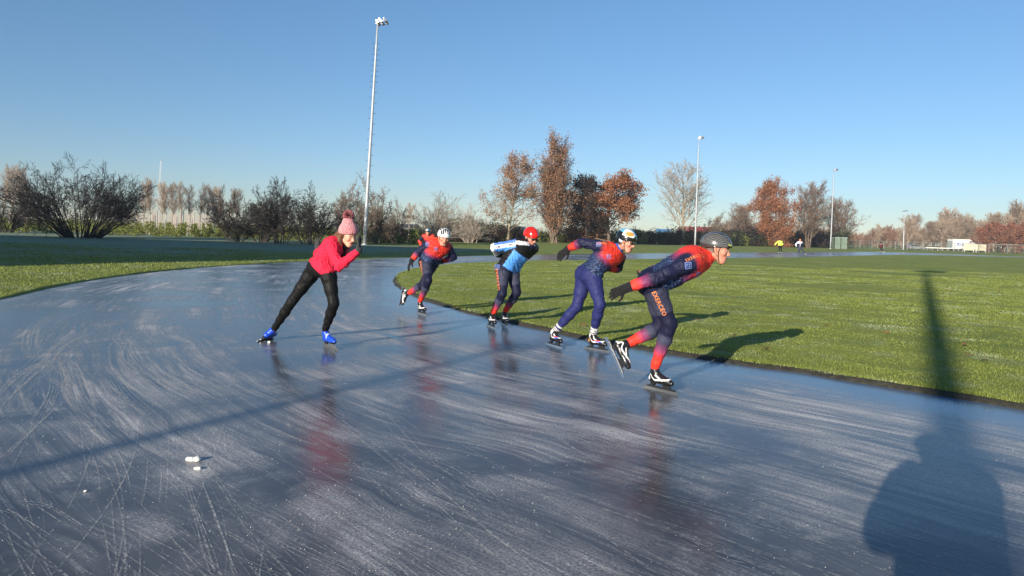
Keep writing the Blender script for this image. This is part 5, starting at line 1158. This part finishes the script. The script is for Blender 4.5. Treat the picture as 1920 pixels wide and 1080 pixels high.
shed('long pale shed with dark roof seen between the shrubs left of the first oak', 905, 240, 16, 10, 2.3, 1.6, M['shed_wall'], M['shed_roof']); shed('pale low shed seen behind the trunk of the first oak', 958, 235, 9, 8, 2.2, 1.5, M['shed_wall'], M['shed_roof'], 3)
shed('small bright blue shed seen left of the pale bare tree', 1243, 190, 3.0, 3, 2.9, .8, M['blue_wall'], M['blue_wall'], 2); shed('low house with red roof behind the second mast', 1304, 215, 9, 7, 3.2, 1.8, M['shed_wall'], M['red_roof'], 3)
shed('small white shed glimpsed behind the shrubs right of the nearest mast', 768, 190, 4, 3, 2.2, .8, M['white_panel'], M['shed_roof'], 2)
# unseen building added out of frame left to shade the verge and dark shrubs
e0 = gnd(600, 475); cn = e0 - AD * ((e0.y - 8.5) / AD.y); W0, D0, H0 = 46, 11, 15.0
g = thing('shade_building', 'brick building added left of the ice track, outside the picture, to cast shade', 'building', (cn.x - W0 / 2, cn.y - D0 / 2, 0)); M['brick'] = pmat('brick_wall', (.30, .14, .09), .85, 0, .2, 6)
m = MB(); m.box((0, 0, H0 / 2), (W0, D0, H0)); m.build('wall', M['brick'], g); m = MB(); m.box((0, 0, H0 + .15), (W0 + .6, D0 + .6, .3)); m.build('roof', M['shed_roof'], g)
for k in range(4):
    for i in range(9): m = MB(); m.box((-W0 / 2 + W0 * (i + .5) / 9, D0 / 2 + .03, 1.9 + k * 3.6), (2.2, .06, 1.5)); m.build('window', M['glass'], g)

# ================================================================ air
hz = MB(); hz.box((40, 140, 11), (620, 560, 26)); m, t, b_ = newmat('haze_air'); t.nodes.remove(b_); v_ = N(t, 'ShaderNodeVolumePrincipled'); v_.inputs['Density'].default_value = .00042; v_.inputs['Color'].default_value = (.80, .88, 1, 1); v_.inputs['Anisotropy'].default_value = .2
t.links.new(v_.outputs[0], t.nodes['Material Output'].inputs['Volume']); tag(hz.build('haze', m), kind='stuff')
# ================================================================ loose ice, leaves, skate marks
def chunk(name, label, p, size, seed, mat, cat='ice chunk', group=None):
    rs_ = np.random.RandomState(seed); s = SDF()
    for i in range(7): c_ = A_((size[0] * (i / 6 - .5) * .7, rs_.randn() * size[1] * .15, size[2] * (.1 + .15 * rs_.rand()))); s.ball(c_, min(size) * (.38 + .2 * rs_.rand()), .004)
    s.plane((0, 0, 0), (0, 0, -1)); V, F = s.mesh(.0035); o = mobj(name, V + rs_.randn(*V.shape) * .0008, F[:, ::-1], mat, smooth=False); o.location = (p.x, p.y, .001); tag(o, label, cat, group); return o
M['snow'] = pmat('packed_snow', (.78, .76, .70), .7, 0, .06, 40, .6, 60)
chunk('ice_chunk', 'largest white lump of broken ice lying on the near ice', gnd(361, 864), (.085, .035, .035), 1, M['snow'], group='ice lumps on the near ice'); chunk('ice_chunk', 'smaller white lump just below the largest ice lump', gnd(371, 880), (.04, .02, .02), 2, M['snow'], group='ice lumps on the near ice')
chunk('ice_chunk', 'tiny white lump far left of the largest ice lump', gnd(160, 922), (.013, .010, .009), 3, M['snow'], group='ice lumps on the near ice')
rg = np.random.RandomState(12); cv, cf = [], []     # fine crumbs
for i in range(1800):
    cx, cy = ((rg.uniform(0, 1900), rg.uniform(600, 1075)) if rg.rand() < .5 else ((250, 880), (200, 760), (700, 720), (450, 800), (1150, 640), (820, 900), (640, 960))[rg.randint(7)] + rg.randn(2) * (110, 60))
    if cy < 560 or cy > 1079: continue
    g_ = gnd(cx, cy)
    if not in_band(np.array([[g_.x, g_.y]]), RI, -50, -.25)[0]: continue
    r_ = rg.uniform(.0008, .0028) * (1 + .05 * g_.y); i0 = len(cv); R_ = Matrix.Rotation(rg.rand() * 6, 3, 'Z')
    for q in ((1, 0, 0), (-.3, .8, 0), (-.6, -.7, 0), (0, 0, .8)): cv.append(tuple(g_ + R_ @ Vector(q) * r_))
    cf += [(i0, i0 + 1, i0 + 3), (i0 + 1, i0 + 2, i0 + 3), (i0 + 2, i0, i0 + 3)]
tag(mobj('ice_crumbs', cv, cf, M['snow']), 'fine white crumbs of scraped ice scattered over the track', 'ice crumbs', kind='stuff')
def scratch_mat():
    m, t, b = newmat('scratch_frost'); tc = N(t, 'ShaderNodeTexCoord'); n = N(t, 'ShaderNodeTexNoise'); n.inputs['Scale'].default_value = 30; n.inputs['Detail'].default_value = 5; n.inputs['Roughness'].default_value = .75
    t.links.new(tc.outputs['Object'], n.inputs['Vector']); r_ = N(t, 'ShaderNodeMapRange'); r_.inputs[1].default_value = .42; r_.inputs[2].default_value = .68; r_.inputs[4].default_value = .85; t.links.new(n.outputs['Fac'], r_.inputs[0])
    at_ = N(t, 'ShaderNodeAttribute', attribute_name='Col'); mm = N(t, 'ShaderNodeMath', operation='MULTIPLY'); t.links.new(r_.outputs[0], mm.inputs[0]); t.links.new(at_.outputs['Fac'], mm.inputs[1]); t.links.new(mm.outputs[0], b.inputs['Alpha'])
    b.inputs['Base Color'].default_value = (.72, .70, .66, 1); b.inputs['Roughness'].default_value = .7; return m
M['scratch'] = scratch_mat()
sv, sf, sc_ = [], [], []
def ribbon(P, wd, op):
    P = np.asarray(P); d = np.gradient(P, axis=0); d /= np.linalg.norm(d, axis=1)[:, None] + 1e-9; nrm = np.column_stack([-d[:, 1], d[:, 0]]); n = len(P); i0 = len(sv)
    for i in range(n):
        k = wd * (.35 + .65 * math.sin(math.pi * min(1, max(0, i / (n - 1)))) ** .5); o_ = op * (.25 + .75 * math.sin(math.pi * i / (n - 1)) ** .6)
        for s_ in (-1, 1): sv.append((P[i, 0] + nrm[i, 0] * k * s_, P[i, 1] + nrm[i, 1] * k * s_, .0022 + (len(sv) % 50) * 1e-5)); sc_.append((o_, o_, o_))
    for i in range(n - 1): sf.append((i0 + 2 * i, i0 + 2 * i + 1, i0 + 2 * i + 3, i0 + 2 * i + 2))
def tdir(x, y):                       # travel direction around the track at a point
    a0 = math.atan2(y - CEN[1], x - CEN[0]) % (2 * math.pi); e = .03; f = lambda t: CEN + np.array([math.cos(t), math.sin(t)]) * np.interp(t % (2 * math.pi), TH, (RI * .7 + RO * .3), period=2 * math.pi)
    d = f(a0 + e) - f(a0 - e); return math.atan2(d[1], d[0])
rg = np.random.RandomState(5)
for i in range(560):                  # long faint strokes following the skating line
    px, py = rg.uniform(-100, 1950), 560 + 520 * rg.rand() ** .8; g_ = gnd(px, py)
    if not in_band(np.array([[g_.x, g_.y]]), RI, -40, -.7)[0]: continue
    a0 = tdir(g_.x, g_.y) + rg.randn() * .14; L_ = rg.uniform(.5, 3.2); cu = rg.randn() * .10; p_ = np.array([g_.x, g_.y]); pts = []
    for k in range(12): pts.append(p_.copy()); p_ = p_ + np.array([math.cos(a0), math.sin(a0)]) * L_ / 11; a0 += cu * L_ / 11
    ribbon(pts, rg.uniform(.0012, .0035) * (1 + .06 * g_.y), rg.uniform(.25, .8))
def pixcurve(pts, wd, op, n=22, jit=.0):
    G = np.array([gnd(*p_)[:2] for p_ in pts]); m_ = len(G); t = np.linspace(0, m_ - 1, n); out = []
    for x in t:
        i = min(int(x), m_ - 2); f = x - i; p0, p1, p2, p3 = G[max(i - 1, 0)], G[i], G[i + 1], G[min(i + 2, m_ - 1)]; out.append(.5 * (2 * p1 + (p2 - p0) * f + (2 * p0 - 5 * p1 + 4 * p2 - p3) * f * f + (3 * p1 - p0 - 3 * p2 + p3) * f ** 3))
    ribbon(np.array(out) + rg.randn(1, 2) * jit, wd, op)
hooks = [[(110, 585), (70, 610), (58, 640), (62, 665)], [(230, 580), (160, 585), (110, 600), (72, 640)], [(255, 628), (230, 645), (228, 670), (250, 695), (290, 715)], [(290, 710), (340, 722), (380, 735), (405, 752)], [(115, 670), (130, 700), (140, 740), (160, 775)],
         [(150, 775), (185, 830), (208, 880), (220, 930)], [(0, 865), (40, 820), (80, 780), (110, 760)], [(300, 860), (298, 900), (292, 945)], [(350, 900), (370, 960), (395, 1030), (408, 1078)], [(480, 690), (440, 710), (410, 735)], [(700, 760), (780, 850), (860, 900), (950, 985)],
         [(740, 850), (860, 960), (960, 1040), (1030, 1080)], [(300, 640), (360, 690), (440, 740), (520, 800)], [(560, 730), (640, 790), (720, 850), (830, 930)], [(20, 700), (60, 690), (110, 640)], [(180, 620), (120, 650), (80, 700)], [(480, 1000), (560, 1040), (640, 1075)],
         [(700, 520), (640, 560), (600, 610)], [(1010, 780), (1060, 830), (1130, 870)], [(1230, 1020), (1330, 1040), (1480, 1078)], [(0, 940), (60, 950), (130, 990)], [(100, 700), (95, 740), (60, 800)], [(200, 690), (230, 740), (300, 800)]]
for hk in hooks:
    for k in range(5): pixcurve([(x + rg.uniform(-3, 3), y + rg.uniform(-3, 3)) for x, y in hk], rg.uniform(.0015, .0050), rg.uniform(.45, 1), jit=.045)
for hk in (hooks[0], hooks[2], hooks[3], hooks[4], hooks[15], [(0, 760), (60, 700), (130, 660)]):
    for k in range(9): pixcurve([(x + rg.uniform(-8, 8), y + rg.uniform(-5, 5)) for x, y in hk], rg.uniform(.004, .012), rg.uniform(.45, .8), jit=.06)
for (cx, cy) in ((140, 640), (210, 720), (270, 690), (520, 700), (620, 690), (780, 740), (330, 820), (560, 660), (900, 700)):      # fans of scrapes
    for k in range(14):
        x, y = cx + rg.randn() * 45, cy + rg.randn() * 25; a0 = rg.uniform(.3, 1.3); L_ = rg.uniform(15, 60); pixcurve([(x, y), (x + math.cos(a0) * L_ * .5, y + math.sin(a0) * L_ * .4 + rg.uniform(-3, 3)), (x + math.cos(a0) * L_, y + math.sin(a0) * L_ * .8)], rg.uniform(.0015, .004), rg.uniform(.3, .9), 10)
tag(mobj('skate_marks', sv, sf, M['scratch'], col=np.array(sc_)), 'white skate scratches cut into the ice', 'skate marks', kind='stuff')
# a few fallen leaves on the infield
rg = np.random.RandomState(9)
for i in range(26):
    px, py = rg.uniform(1000, 1900), rg.uniform(505, 720); g_ = gnd(px, py, .06)
    if not in_band(np.array([[g_.x, g_.y]]), RI, .5, 80)[0]: continue
    s_ = rg.uniform(.04, .07); a0 = rg.rand() * 6; m = MB(); n = 7
    vs = [(math.cos(t) * s_ * (1 + .25 * (k % 2)), math.sin(t) * s_ * .6, .012 * math.cos(t * 2)) for k, t in enumerate(np.arange(n) / n * 6.283)]; vs.append((0, 0, .0)); m.v = vs; m.f = [(k, (k + 1) % n, n) for k in range(n)]
    o = m.build('fallen_leaf', M['leaf_copper']); o.location = g_ + Vector((0, 0, .022)); o.rotation_euler = (.2, .1, a0); tag(o, 'brown fallen leaf lying on the infield grass', 'leaf', 'fallen leaves on the infield')
